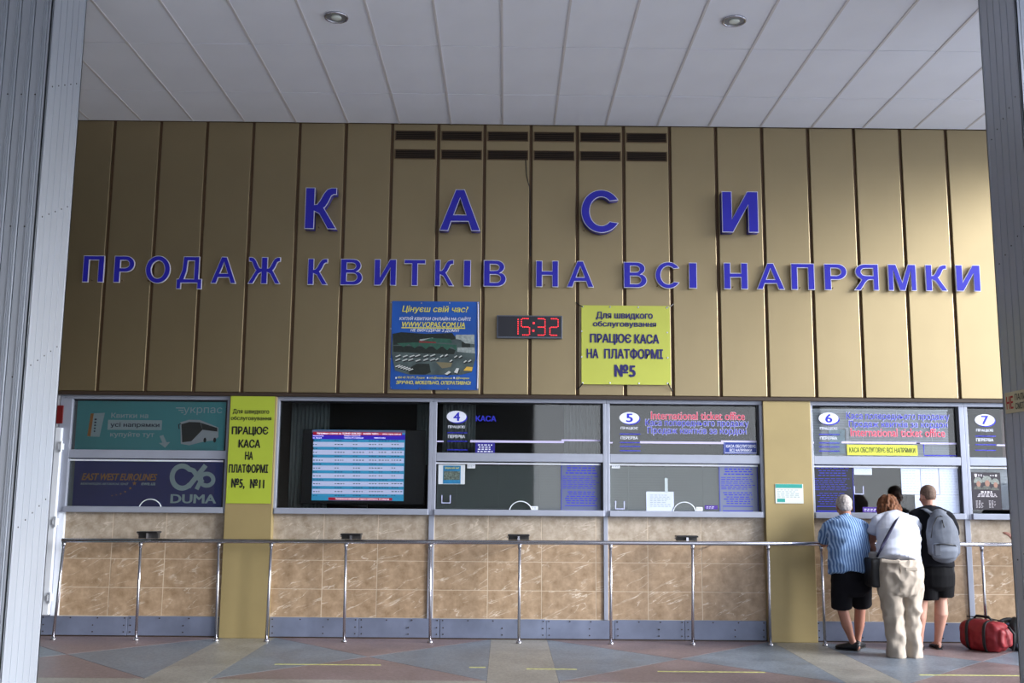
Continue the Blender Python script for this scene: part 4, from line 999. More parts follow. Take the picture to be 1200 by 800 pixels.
def shelf(px0, px1, py, label):
    a = V(px0, py+4, RY+.03); b = V(px1, py-4, RY+.03); a.z = 1.036+.046*(a.x+4.69)/12.29+.0245; r = empty('bag_hook_tray', (a.x, RY, a.z), label, 'tray', 'small black trays on the rail')
    MB().box(a.x, b.x, RY-.02, RY+.13, b.z-.018, b.z, .003).build('top_plate', BLACK, r)
    MB().box(a.x+.005, b.x-.005, RY+.03, RY+.1, a.z, b.z-.018, .003).build('box', mat('dark_box', (44, 42, 42), .5), r)
    c = (a.x+b.x)/2; MB().box(c-.012, c+.012, RY-.004, RY+.03, a.z, b.z-.018).build('bracket', CHROME, r)
    MB().tube([(a.x-.012, RY+.06, b.z-.03), (a.x, RY+.06, b.z-.03)], .008, 8).build('side_screw', CHROME, r)
shelf(161.5, 186, 626.5, 'small black tray on the rail in front of the navy advert window'); shelf(399.5, 423.5, 629, 'small black tray on the rail below the information screen')
shelf(595, 620.5, 630, 'small black tray on the rail below the bus picture window'); shelf(792.5, 817.5, 631.5, 'small black tray on the rail nearest the right pilaster')

# floor tape marks
TAPE = mat('worn_yellow_tape', (196, 196, 120), .6, var=.35, scale=25)
for a, b, c_, d, lab in ((322, 778, 446, 779, 'long worn yellow tape line on the floor left of centre'), (550, 781.5, 569, 781.8, 'short worn yellow tape piece left of the central light floor strip'),
        (617, 783.4, 676, 784, 'yellow tape line crossing the edge of the central light floor strip'), (770, 785.7, 897, 787.5, 'long worn yellow tape line on the floor right of centre'), (1076, 790, 1196, 791.5, 'yellow tape line on the floor in front of the bags')):
    A, B = FLR(a, b), FLR(c_, d); m = MB(); m.box(A.x, B.x, min(A.y, B.y)-.02, min(A.y, B.y)+.02, .0, .0012); tag(m.build('floor_tape', TAPE), lab, 'tape', 'yellow floor tape lines')

# ================================================================== PEOPLE
SKIN = mat('skin', (190, 142, 124), .5, var=.07, scale=9); SKIN2 = mat('tanned_skin', (164, 114, 96), .5, var=.07, scale=9)
def remesh(mb, name, m, parent, vox=.0075, smooth=4, fold=0, fscale=7, seed=0, stretch=(1, 1, .5), loc=None):
    bmesh.ops.recalc_face_normals(mb.bm, faces=mb.bm.faces)
    me = bpy.data.meshes.new(name); mb.bm.to_mesh(me); mb.bm.free()
    o = bpy.data.objects.new(name, me); C.objects.link(o)
    r = o.modifiers.new('r', 'REMESH'); r.mode = 'VOXEL'; r.voxel_size = vox
    if smooth: s = o.modifiers.new('s', 'SMOOTH'); s.factor = .5; s.iterations = smooth
    dg = bpy.context.evaluated_depsgraph_get(); me2 = bpy.data.meshes.new_from_object(o.evaluated_get(dg))
    bpy.data.objects.remove(o); bpy.data.meshes.remove(me)
    if fold:
        ns = [v.normal.copy() for v in me2.vertices]
        for v, nn in zip(me2.vertices, ns):
            p = Vector((v.co.x*stretch[0], v.co.y*stretch[1], v.co.z*stretch[2]))*fscale+Vector((seed, 0, 0))
            a = 1-abs(noise.noise(p))*2.2; b = noise.noise(p*2.3)
            v.co += nn*fold*(a*.8+b*.5)
    for p in me2.polygons: p.use_smooth = True
    me2.materials.clear(); me2.materials.append(m); me2.name = name
    return link(name, me2, parent)

def frame(fwd, tilt=0, up=(0, 0, 1)):
    """rotation whose -Y... local axes: X right, Y forward, Z up of a head looking along fwd"""
    f = Vector(fwd).normalized(); r = f.cross(Vector(up)).normalized(); u = r.cross(f)
    if tilt: q = Matrix.Rotation(tilt, 3, f); r = q @ r; u = q @ u
    return Matrix((r, f, u)).transposed()
def head(mb, c, R, s=1.0):
    c = Vector(c)
    def P(x, y, z): return c + R @ Vector((x*s, y*s, z*s))
    mb.ell(P(0, -.012, .022), (.077*s, .096*s, .092*s), R)          # cranium
    mb.ell(P(0, .022, -.035), (.062*s, .070*s, .078*s), R)          # face
    mb.ell(P(0, .045, -.088), (.036*s, .036*s, .026*s), R)          # chin
    mb.ell(P(0, .078, .018), (.05*s, .018*s, .012*s), R)            # brow
    mb.tube([P(0, .088, .005), P(0, .106, -.03), P(0, .102, -.038)], [.008*s, .013*s, .010*s], 8, flat=False)   # nose
    mb.ell(P(0, .087, -.058), (.024*s, .012*s, .008*s), R); mb.ell(P(0, .084, -.068), (.021*s, .012*s, .007*s), R)
    for q in (-1, 1):
        mb.ell(P(q*.078, -.005, -.012), (.009*s, .018*s, .031*s), R)
        mb.ell(P(q*.045, .056, -.025), (.022*s, .02*s, .022*s), R)
def eyes(c, R, parent, s=1.0):
    c = Vector(c)
    for q in (-1, 1):
        m = MB(); m.ell(c+R @ Vector((q*.031*s, .083*s, .0)), (.0125*s, .0095*s, .0085*s), R); m.build('eye', mat('eye_white', (220, 214, 206), .3), parent, True)
        m = MB(); m.ell(c+R @ Vector((q*.031*s, .0905*s, .0)), (.0055*s, .003*s, .0055*s), R); m.build('pupil', BLACK, parent, True)
def hand(mb, wrist, direc, palm_n, side=1, curl=.5, s=1.0):
    """palm + five separate fingers; palm_n points out of the palm, fingers curl towards it"""
    w_ = Vector(wrist); d = Vector(direc).normalized(); n_ = Vector(palm_n); n_ = (n_-d*n_.dot(d)).normalized(); l = d.cross(n_)*side
    mb.tube([w_-d*.01, w_+d*.03*s, w_+d*.075*s, w_+d*.09*s], [(.026*s, .018*s), (.034*s, .017*s), (.040*s, .015*s), (.036*s, .012*s)], 12, flat=False, lat=l)
    for i, (off, ln) in enumerate(((-.031, .066), (-.0105, .078), (.0105, .073), (.030, .056))):
        p = w_+d*.082*s+l*off*s; pts = [p-d*.02*s, p]; a = 0
        for k in range(3):
            a += curl*(.55, .8, .6)[k]; p = p+(d*math.cos(a)+n_*math.sin(a))*ln*s*(.45, .32, .23)[k]; pts.append(p)
        mb.tube(pts, [.0085*s, .0088*s, .0083*s, .0076*s, .0062*s], 8, flat=False)
    p = w_+d*.022*s-l*.026*s; q = [p]
    for k, (a, ln) in enumerate(((.75, .034), (.5, .03), (.2, .025))):
        p = p+(d*math.cos(a)-l*math.sin(a)+n_*.25).normalized()*ln*s; q.append(p)
    mb.tube(q, [.0135*s, .0115*s, .010*s, .0082*s], 8, flat=False)
def shoe(parent, heel, toe, m, h=.07, wd=.045):
    a, b = Vector(heel), Vector(toe); d = (b-a).normalized(); a = a-d*.02; L = (b-a).length; mb = MB(); up = Vector((0, 0, 1)); lat = d.cross(up)
    pts, rad = [], []
    for t_, r1, hh in ((0, .6, .8), (.06, .85, 1), (.3, .8, 1.0), (.55, .95, .75), (.8, 1.05, .55), (.95, .8, .42), (1, .5, .3)):
        pts.append(a+d*L*t_+up*(h*hh/2+.008)); rad.append((wd*r1, h*hh/2))
    mb.tube(pts, rad, 16, flat=True, lat=lat); o = mb.build('shoe', m, parent, True)
    mb = MB(); mb.tube([p_-up*(p_.z-.006) for p_ in pts], [(r_[0]*1.06, .006) for r_ in rad], 12, lat=lat); mb.build('sole', mat('dark_sole', (40, 38, 38), .7), o, True)
def foot(mb, ankle, heel, toe):
    a, b = Vector(heel), Vector(toe); d = (b-a).normalized(); L = (b-a).length; up = Vector((0, 0, 1))
    mb.tube([a+up*.04, a+d*L*.3+up*.045, a+d*L*.65+up*.03, a+d*L*.92+up*.02], [(.028, .032), (.032, .038), (.038, .024), (.034, .014)], 12, flat=False, lat=d.cross(up))
    mb.tube([Vector(ankle), a+d*L*.15+up*.045], [.036, .034], 12, flat=False)

def stripes(name, c1, c2, sc):
    m = mat(name, c1, .8); n = m.node_tree.nodes; L = m.node_tree.links
    t = n.new('ShaderNodeTexCoord'); w_ = n.new('ShaderNodeTexWave'); w_.inputs['Scale'].default_value = sc; w_.inputs['Distortion'].default_value = 1.1; w_.inputs['Detail Scale'].default_value = 1.2; w_.bands_direction = 'X'
    L.new(t.outputs['Object'], w_.inputs[0]); r = n.new('ShaderNodeValToRGB'); r.color_ramp.elements[0].color = (*lin(c1), 1); r.color_ramp.elements[1].color = (*lin(c2), 1)
    r.color_ramp.elements[0].position = .35; r.color_ramp.elements[1].position = .75
    L.new(w_.outputs[0], r.inputs[0]); L.new(r.outputs[0], n['Principled BSDF'].inputs['Base Color']); return m

# ---------------- grey haired man, striped blue shirt
def man_striped():
    r = empty('person', (3.78, -.45, 0), 'grey haired man in striped blue shirt and black shorts leaning on the rail', 'person', 'people queueing at the window')
    b = MB(); HCn = V(989, 593.5, -.27); R = frame((.05, .93, -.36), .0)
    head(b, HCn, R, 1.0); nk = V(991, 609, -.36)
    b.tube([nk-Vector((0, .03, .06)), HCn-Vector((0, .03, .05))], [.062, .058], 14, flat=False)
    b.tube([V(996, 682, -.60), V(995, 650, -.56), V(992, 622, -.42)], [(.17, .11), (.17, .11), (.15, .09)], 18, flat=False, lat=(1, 0, 0))
    # arms
    for sh, el, wr, pn, sd in ((V(972, 621, -.42), V(965.5, 637, -.25), V(984, 634.5, -.13), (0, 0, -1), 1), (V(1012, 622, -.42), V(1017, 639, -.25), V(1001, 636, -.13), (0, 0, -1), -1)):
        b.tube([sh, (sh+el)/2, el], [.05, .046, .038], 12, flat=False); b.tube([el, el+(wr-el)*.3, wr], [.037, .040, .026], 12, flat=False)
        hand(b, wr, (wr-el), pn, sd, .35)
    # legs
    for kn, cf, an, hl in ((V(986, 708, -.56), V(991, 728, -.56), V(999, 751, -.53), None), (V(1008, 706, -.50), V(1007.5, 727, -.46), V(1005, 750, -.40), None)):
        b.tube([kn+Vector((0, -.03, .25)), kn, kn*.55+cf*.45, cf*.8+an*.2, cf*.3+an*.7, an], [.085, .058, .056, .053, .037, .034], 14, flat=False)
    a1 = V(999, 751, -.53); a2 = V(1005, 750, -.40)
    h1, t1 = Vector((a1.x+.04, a1.y-.03, 0)), Vector((a1.x-.13, a1.y+.13, 0)); h2, t2 = Vector((a2.x-.02, a2.y-.03, 0)), Vector((a2.x+.10, a2.y+.16, 0))
    foot(b, a1, h1, t1); foot(b, a2, h2, t2)
    remesh(b, 'body', SKIN2, r, .0062, 3); eyes(HCn, R, r)
    shoe(r, h1, t1, BLACK, .085, .05); shoe(r, h2, t2, BLACK, .085, .05)
    # hair
    h = MB(); h.ell(HCn+R @ Vector((0, -.022, .034)), (.084, .097, .088), R); h.ell(HCn+R @ Vector((0, -.055, -.02)), (.07, .055, .06), R)
    o = remesh(h, 'hair', mat('grey_hair', (164, 156, 152), .8, var=.25, scale=60), r, .006, 2, fold=.004, fscale=35, stretch=(1, 1, .6))
    # shirt
    s = MB(); s.tube([V(997, 671.5, -.64), V(996, 660, -.62), V(995, 645, -.58), V(993, 630, -.50), V(992, 618, -.43), V(991, 610.5, -.38)],
                     [(.222, .165), (.215, .165), (.208, .16), (.212, .155), (.195, .135), (.11, .09)], 28, flat=True, lat=(1, 0, 0))
    s.tube([V(971, 618.5, -.42), V(991, 613, -.40), V(1012, 619.5, -.42)], [(.062, .07), (.095, .10), (.062, .07)], 18, flat=False, lat=(0, 1, 0))
    s.tube([V(972, 617, -.42), V(968.5, 625, -.36), V(967, 631.5, -.30)], [.072, .074, .076], 16, flat=True)
    s.tube([V(1011, 618, -.42), V(1015, 627, -.36), V(1016.5, 633, -.30)], [.072, .074, .076], 16, flat=True)
    s.tube([V(991, 611, -.38), V(990.5, 605, -.35)], [(.075, .08), (.066, .07)], 16, flat=True, lat=(1, 0, 0))
    remesh(s, 'shirt', stripes('striped_blue_cotton', (70, 106, 156), (150, 178, 214), 12), r, .008, 2, fold=.018, fscale=6, seed=3, stretch=(.9, .7, 1.3))
    t = MB(); t.tube([V(997, 666, -.61), V(997, 680, -.61), V(998, 690, -.60), V(998, 695, -.59)], [(.185, .14), (.205, .16), (.205, .155), (.17, .12)], 24, flat=True, lat=(1, 0, 0))
    t.tube([V(987, 683, -.60), V(986, 697, -.59), V(986.5, 711.5, -.56)], [(.112, .125), (.108, .11), (.106, .10)], 20, flat=True, lat=(1, 0, 0))
    t.tube([V(1008, 683, -.58), V(1009.5, 697, -.56), V(1010, 708.5, -.51)], [(.112, .125), (.104, .11), (.10, .10)], 20, flat=True, lat=(1, 0, 0))
    remesh(t, 'shorts', mat('black_shorts', (15, 14, 20), .9, spec=.2), r, .009, 2, fold=.006, fscale=6, seed=8)
man_striped()

# ---------------- woman in white t-shirt
def woman():
    r = empty('person', (4.0, -.92, 0), 'auburn haired woman in white t-shirt and beige trousers leaning forward', 'person', 'people queueing at the window')
    b = MB(); HCn = V(1040, 596, -.36); R = frame((.0, .78, -.62), .12)
    head(b, HCn, R, .97); nk = V(1045, 606, -.46)
    b.tube([nk-Vector((-.02, .06, .03)), HCn-Vector((0, .04, .03))], [.058, .052], 14, flat=False)
    b.tube([V(1055, 676, -.93), V(1053, 645, -.84), V(1051, 620, -.62)], [(.16, .11), (.15, .10), (.14, .08)], 18, flat=False, lat=(1, 0, 0))
    for sh, el, wr, pn, sd in ((V(1030, 614, -.58), V(1019, 637.5, -.50), V(1027.5, 649, -.60), (1, 0, 0), 1), (V(1069, 615, -.56), V(1077.5, 638, -.46), V(1066, 633, -.20), (0, 0, -1), -1)):
        b.tube([sh, (sh+el)/2, el], [.052, .05, .042], 14, flat=False); b.tube([el, el+(wr-el)*.35, wr], [.043, .042, .027], 14, flat=False)
        hand(b, wr, (wr-el), pn, sd, .55, .95)
    for hp, kn, an in ((V(1043, 690, -.92), V(1047, 718, -.90), V(1051, 761, -.93)), (V(1067, 690, -.92), V(1068, 718, -.90), V(1069.5, 760, -.91))):
        b.tube([hp, kn, an], [.085, .055, .035], 14, flat=False)
        foot(b, an, Vector((an.x, an.y-.02, .0)), Vector((an.x, an.y+.2, .0)))
    remesh(b, 'body', SKIN2, r, .0062, 3); eyes(HCn, R, r, .97)
    for an in (V(1051, 761, -.93), V(1069.5, 760, -.91)): shoe(r, (an.x, an.y-.015, 0), (an.x, an.y+.22, 0), mat('dark_flat_shoe', (50, 46, 46), .6), .06, .042)
    h = MB(); h.ell(HCn+R @ Vector((0, -.03, .03)), (.105, .115, .105), R); h.ell(HCn+R @ Vector((-.055, -.03, -.045)), (.065, .075, .075), R); h.ell(HCn+R @ Vector((.06, -.04, -.04)), (.065, .075, .075), R)
    h.ell(HCn+R @ Vector((0, -.07, -.05)), (.085, .055, .07), R)
    remesh(h, 'hair', mat('auburn_hair', (98, 56, 26), .8, var=.5, scale=45, stretch=(1, 1, .4)), r, .006, 1, fold=.013, fscale=22, seed=2, stretch=(1, 1, .5))
    s = MB(); s.tube([V(1053.5, 660, -.955), V(1053, 650, -.90), V(1053, 640, -.84), V(1053, 630, -.76), V(1052, 620, -.66), V(1051, 611, -.57), V(1048, 605, -.50)],
                     [(.212, .16), (.208, .155), (.205, .15), (.212, .15), (.205, .14), (.175, .115), (.10, .08)], 30, flat=True, lat=(1, 0, 0))
    s.tube([V(1029, 611.5, -.57), V(1050, 607.5, -.55), V(1070, 612, -.56)], [(.062, .07), (.085, .09), (.062, .07)], 18, flat=False, lat=(0, 1, 0))
    s.tube([V(1030, 611, -.57), V(1026, 619, -.55), V(1024, 624.5, -.53)], [.068, .066, .064], 16, flat=True)
    s.tube([V(1069, 612, -.56), V(1073, 620, -.53), V(1075, 626.5, -.51)], [.068, .066, .064], 16, flat=True)
    remesh(s, 't_shirt', mat('white_cotton', (206, 210, 224), .8), r, .008, 2, fold=.016, fscale=5, seed=5, stretch=(.5, .6, 1.9))
    t = MB(); t.tube([V(1054, 656.5, -.945), V(1054.5, 668, -.95), V(1055, 680, -.94), V(1055, 692, -.92), V(1055, 697, -.92)], [(.213, .15), (.222, .175), (.226, .18), (.222, .16), (.18, .12)], 28, flat=True, lat=(1, 0, 0))
    for pts in (([V(1043.5, 682, -.93), V(1044.5, 700, -.92), V(1047.5, 720, -.90), V(1049.5, 745, -.93), V(1051, 769.3, -.93)], [(.118, .15), (.112, .12), (.096, .10), (.09, .095), (.086, .10)]),
                ([V(1067, 682, -.93), V(1067.5, 700, -.92), V(1068, 720, -.90), V(1069, 745, -.92), V(1069.8, 768.8, -.91)], [(.118, .15), (.106, .12), (.09, .10), (.08, .095), (.078, .10)])):
        t.tube(pts[0], pts[1], 22, flat=True, lat=(1, 0, 0))
    tr_ = remesh(t, 'trousers', mat('beige_cotton', (172, 160, 146), .85), r, .008, 1, fold=.017, fscale=8, seed=11, stretch=(1.1, .8, .8))
    p = V(1068, 666, -1.125); q = MB(); q.box(p.x-.06, p.x+.06, p.y-.006, p.y+.012, p.z-.022, p.z+.012, .005); o = q.build('pocket_flap', MATS['beige_cotton'], r)
    q = MB(); q.tube([V(1033, 656.5, -1.08), V(1054, 658.5, -1.115), V(1076, 657.5, -1.06)], [(.004, .016)]*3, 8, lat=(0, 1, 0)); q.build('waistband', MATS['beige_cotton'], r)
    q = MB()
    for i in range(14):
        t_ = i/13; q.ell(V(1055.2+.2*math.sin(i), 664+t_*29, -1.128+.02*t_+.01), (.0025, .004, .012), seg=6)
    q.build('seam', mat('beige_seam', (150, 134, 114), .9), r)
woman()
# crossbody bag
def crossbody():
    c = V(1024.5, 669, -.86); r = empty('crossbody_bag', (c.x, c.y, c.z-.15), 'black crossbody bag hanging at the hip of the woman in white', 'bag')
    m = MB(); m.box(c.x-.065, c.x+.065, c.y-.12, c.y+.12, c.z-.15, c.z+.13, .02); remesh(m, 'bag_body', mat('black_nylon', (13, 13, 16), .6), r, .008, 3, fold=.006, fscale=9)
    m = MB(); m.box(c.x-.035, c.x+.05, c.y-.06, c.y+.06, c.z+.10, c.z+.19, .015); remesh(m, 'grey_pouch', mat('grey_cloth', (140, 138, 138), .8), r, .008, 2, fold=.006, fscale=12)
    pts = [V(1028, 652, -.93), V(1034, 640, -1.0), V(1041, 626, -.93), V(1048, 613, -.82), V(1053.5, 603.5, -.66), V(1054, 600.5, -.56), V(1049, 606, -.42)]
    fine = []
    for i in range(len(pts)-1):
        for k in range(4): fine.append(pts[i].lerp(pts[i+1], k/4))
    fine.append(pts[-1]); m = MB(); m.tube(fine, [(.018, .004)]*len(fine), 8, lat=(1, 0, .5)); m.build('strap', mat('navy_webbing', (38, 36, 66), .7), r, True)
crossbody()

# ---------------- young man in black with backpack
def man_black():
    r = empty('person', (4.62, -.42, 0), 'young short haired man all in black with a grey backpack on his back', 'person', 'people queueing at the window')
    b = MB(); HCn = V(1087, 581.5, -.36); R = frame((-.15, .95, -.18), .03)
    head(b, HCn, R, 1.0)
    b.tube([V(1089, 603, -.46), HCn+Vector((.01, -.03, -.05))], [.066, .058], 14, flat=False)
    b.tube([V(1096, 672, -.52), V(1094, 645, -.5), V(1091, 615, -.46)], [(.16, .11), (.16, .10), (.15, .09)], 18, flat=False, lat=(1, 0, 0))
    for sh, el, wr, sd in ((V(1073, 608, -.45), V(1072, 633, -.33), V(1080, 635, -.14), 1), (V(1111, 609, -.47), V(1117, 634, -.36), V(1106, 636, -.14), -1)):
        b.tube([sh, (sh+el)/2, el], [.05, .047, .039], 12, flat=False); b.tube([el, el+(wr-el)*.3, wr], [.038, .041, .027], 12, flat=False); hand(b, wr, wr-el, (0, 0, -1), sd, .35)
    feet = []
    for hp, kn, cf, an, hl in ((V(1084, 688, -.48), V(1080, 703, -.47), V(1077.5, 722, -.44), V(1077.5, 751, -.38), (-.02, .2)), (V(1104, 686, -.48), V(1102.5, 701, -.47), V(1103, 718, -.47), V(1099, 751, -.36), (.03, .23))):
        b.tube([hp, kn, kn*.6+cf*.4, cf, cf*.35+an*.65, an], [.09, .062, .064, .069, .044, .037], 16, flat=False)
        h1 = Vector((an.x, an.y-.03, 0)); t1 = Vector((an.x+hl[0], an.y+hl[1], 0)); foot(b, an, h1, t1); feet.append((h1, t1))
    remesh(b, 'body', SKIN, r, .0062, 3); eyes(HCn, R, r)
    for h1, t1 in feet:
        shoe(r, h1, t1, BLACK, .05, .044)
    h = MB(); h.ell(HCn+R @ Vector((0, -.018, .034)), (.080, .095, .088), R); h.ell(HCn+R @ Vector((0, -.05, -.0)), (.066, .058, .06), R)
    remesh(h, 'hair', mat('short_brown_hair', (104, 84, 72), .8, var=.3, scale=70), r, .006, 2, fold=.002, fscale=40)
    s = MB(); s.tube([V(1096, 664, -.53), V(1095, 650, -.52), V(1094, 635, -.51), V(1092, 620, -.49), V(1091, 608, -.47), V(1090, 600, -.45)], [(.195, .145), (.19, .14), (.19, .14), (.205, .14), (.19, .12), (.10, .08)], 26, flat=True, lat=(1, 0, 0))
    s.tube([V(1072, 605, -.45), V(1090, 600, -.45), V(1111, 606, -.47)], [(.062, .07), (.08, .09), (.062, .07)], 18, flat=False, lat=(0, 1, 0))
    s.tube([V(1073, 604, -.45), V(1070.5, 615, -.42), V(1070.5, 625, -.38)], [.07, .072, .072], 16, flat=True); s.tube([V(1111, 606, -.47), V(1115, 617, -.44), V(1116.5, 626, -.40)], [.07, .07, .07], 16, flat=True)
    s.tube([V(1089.5, 602, -.45), V(1088.5, 596.5, -.43)], [(.078, .08), (.068, .07)], 16, flat=True, lat=(1, 0, 0))
    remesh(s, 't_shirt', mat('black_cotton', (12, 13, 20), .9, spec=.2), r, .009, 3, fold=.007, fscale=5, seed=1)
    t = MB(); t.tube([V(1096, 660, -.52), V(1096.5, 672, -.52), V(1096.5, 684, -.51), V(1096.5, 688, -.5)], [(.18, .13), (.19, .155), (.19, .15), (.16, .11)], 24, flat=True, lat=(1, 0, 0))
    t.tube([V(1086, 676, -.51), V(1087, 701, -.48)], [(.108, .13), (.108, .115)], 20, flat=True, lat=(1, 0, 0)); t.tube([V(1105, 676, -.51), V(1104.5, 697, -.48)], [(.11, .13), (.108, .115)], 20, flat=True, lat=(1, 0, 0))
    remesh(t, 'shorts', mat('black_shorts_smooth', (9, 9, 13), .9, spec=.2), r, .009, 2, fold=.006, fscale=6, seed=4)
man_black()
def backpack():
    c = V(1104, 627, -.70); r = empty('backpack', (c.x, c.y, c.z-.24), 'grey backpack with black zips worn by the young man in black', 'backpack')
    G = mat('grey_backpack_cloth', (92, 97, 108), .8, var=.12, scale=20); GD = mat('dark_grey_cloth', (66, 70, 80), .8)
    m = MB(); m.tube([V(1106.5, 651.5, -.68), V(1106.5, 648, -.68), V(1105.5, 636, -.69), V(1103.5, 622, -.69), V(1101.5, 609, -.67), V(1100.5, 602, -.65)],
                     [(.125, .07), (.155, .10), (.165, .11), (.16, .10), (.12, .085), (.07, .05)], 28, flat=False, lat=(1, 0, 0))
    remesh(m, 'pack_body', G, r, .008, 3, fold=.008, fscale=7, seed=6, stretch=(1, 1, .4))
    m = MB(); m.tube([V(1107.5, 651, -.76), V(1107.5, 645, -.765), V(1107, 639, -.76)], [(.125, .04), (.135, .055), (.13, .04)], 24, flat=False, lat=(1, 0, 0)); pk = remesh(m, 'front_pocket', mat('grey_pocket_cloth', (104, 110, 122), .8), r, .007, 3, fold=.003)
    def zipline(pts, nm='zip', rad=.005):
        m = MB(); m.tube(pts, rad, 8); m.build(nm, BLACK, r, True)
    zipline([V(1095, 638.2, -.80), V(1101, 637.6, -.82), V(1108, 637.4, -.825), V(1115, 638, -.815), V(1120.5, 639.5, -.785)], rad=.007)
    zipline([V(1091, 630, -.77), V(1093, 616, -.775), V(1098, 606, -.745), V(1102, 604, -.74), V(1108, 608, -.74), V(1113, 618, -.775)])
    zipline([V(1104, 609, -.765), V(1106.5, 618, -.80)], 'front_zip', .006)
    a = V(1095.5, 651, -.80); m = MB(); m.box(a.x, a.x+.06, a.y-.012, a.y+.03, a.z, a.z+.115, .006); m.build('side_patch', GD, r)
    t = MB(); add_text(t, 'R', a.x+.014, a.x+.046, a.z+.055, a.z+.092, a.y-.013, bold=.02); t.bm.verts.ensure_lookup_table()
    t.bm.free()
    m = MB(); m.tube([V(1098, 603, -.66), V(1099, 600, -.66), V(1103, 600, -.66), V(1104, 603, -.66)], .007, 8); m.build('haul_loop', BLACK, r, True)
    for pts in ([V(1096.5, 608, -.62), V(1091, 601, -.585), V(1084, 596.5, -.53), V(1079.5, 596, -.46), V(1077.5, 603, -.34), V(1077.5, 620, -.33)], [V(1104.5, 605, -.62), V(1106, 600, -.57), V(1106.5, 599.5, -.46), V(1107, 606, -.35), V(1108, 622, -.35)]):
        fine = []
        for i in range(len(pts)-1):
            for k in range(4): fine.append(pts[i].lerp(pts[i+1], k/4))
        fine.append(pts[-1]); m = MB(); m.tube(fine, [(.027, .008)]*len(fine), 10, lat=(1, 0, 0)); m.build('shoulder_strap', G, r, True)
    m = MB(); m.tube([V(1120, 630, -.66), V(1123.5, 634, -.66), V(1125, 638, -.66)], .005, 6); m.build('side_cord', BLACK, r, True)
    m = MB(); p = V(1116, 668, -.6); m.box(p.x-.008, p.x+.02, p.y-.01, p.y+.01, p.z-.03, p.z+.06, .004); m.tube([V(1114, 652, -.66), V(1116, 662, -.61), p], .006, 6); m.build('hanging_strap', BLACK, r)
backpack()

# ---------------- fourth person, almost hidden by the right column
def man_hidden():
    x = 5.95; r = empty('person', (x, -.62, 0), 'person almost hidden by the right column, only a hand and dark cuff showing', 'person', 'people queueing at the window')
    b = MB(); HCn = Vector((x, -.5, 1.62)); R = frame((-.2, .95, -.2)); head(b, HCn, R)
    b.tube([(x, -.56, 1.40), (x, -.53, 1.58)], [.064, .058], 14, flat=False)
    b.tube([(x, -.62, .85), (x, -.62, 1.1), (x, -.58, 1.36)], [(.16, .11), (.15, .10), (.15, .09)], 18, flat=False, lat=(1, 0, 0))
    w1 = V(1190, 634, -.26)
    for sh, el, wr, sd, dr in ((Vector((x-.19, -.56, 1.38)), Vector((x-.3, -.5, 1.1)), w1, 1, Vector((-.6, .3, .8))), (Vector((x+.19, -.56, 1.38)), Vector((x+.22, -.45, 1.12)), Vector((x+.1, -.23, 1.12)), -1, Vector((-.2, 1, 0)))):
        b.tube([sh, (sh+el)/2, el], [.05, .047, .039], 12, flat=False); b.tube([el, el+(wr-el)*.3, wr], [.038, .038, .026], 12, flat=False); hand(b, wr, dr, (0, .3, -1), sd, .5)
    for q in (-1, 1):
        b.tube([(x+q*.1, -.6, .9), (x+q*.1, -.58, .48), (x+q*.11, -.62, .08)], [.085, .055, .036], 14, flat=False); foot(b, (x+q*.11, -.62, .09), (x+q*.11, -.64, 0), (x+q*.13, -.4, 0))
        
    remesh(b, 'body', SKIN2, r, .0062, 3); eyes(HCn, R, r)
    for q in (-1, 1): shoe(r, (x+q*.11, -.65, 0), (x+q*.13, -.39, 0), BLACK, .09, .046)
    h = MB(); h.ell(HCn+R @ Vector((0, -.02, .034)), (.083, .097, .09), R); remesh(h, 'hair', mat('dark_hair', (36, 30, 28), .8, var=.3, scale=60), r, .006, 2, fold=.003, fscale=30)
    s = MB(); s.tube([(x, -.62, .84), (x, -.62, 1.1), (x, -.6, 1.3), (x, -.57, 1.43)], [(.2, .14), (.19, .14), (.2, .14), (.1, .08)], 26, flat=True, lat=(1, 0, 0)); s.tube([(x-.19, -.57, 1.38), (x, -.58, 1.42), (x+.19, -.57, 1.38)], [(.06, .07), (.08, .09), (.06, .07)], 18, flat=False, lat=(0, 1, 0))
    s.tube([(x-.19, -.56, 1.38), (x-.3, -.5, 1.1)], [.066, .058], 14, flat=False); el = Vector((x-.3, -.5, 1.1)); s.tube([el, el+(w1-el)*.8], [.056, .045], 14, flat=True)
    s.tube([(x+.19, -.56, 1.38), (x+.22, -.45, 1.12)], [.066, .058], 14, flat=False); s.tube([(x+.22, -.45, 1.12), (x+.12, -.27, 1.12)], [.056, .045], 14, flat=True)
    remesh(s, 'jacket', mat('dark_jacket', (26, 28, 40), .8), r, .009, 3, fold=.006, fscale=6)
    t = MB(); t.tube([(x, -.62, .9), (x, -.6, .8)], [(.18, .13), (.18, .14)], 24, lat=(1, 0, 0))
    for q in (-1, 1): t.tube([(x+q*.09, -.6, .88), (x+q*.1, -.58, .48), (x+q*.11, -.62, .04)], [(.11, .12), (.085, .09), (.075, .085)], 18, lat=(1, 0, 0))
    remesh(t, 'trousers', mat('dark_denim', (34, 38, 54), .85), r, .01, 2, fold=.006, fscale=6)
man_hidden()

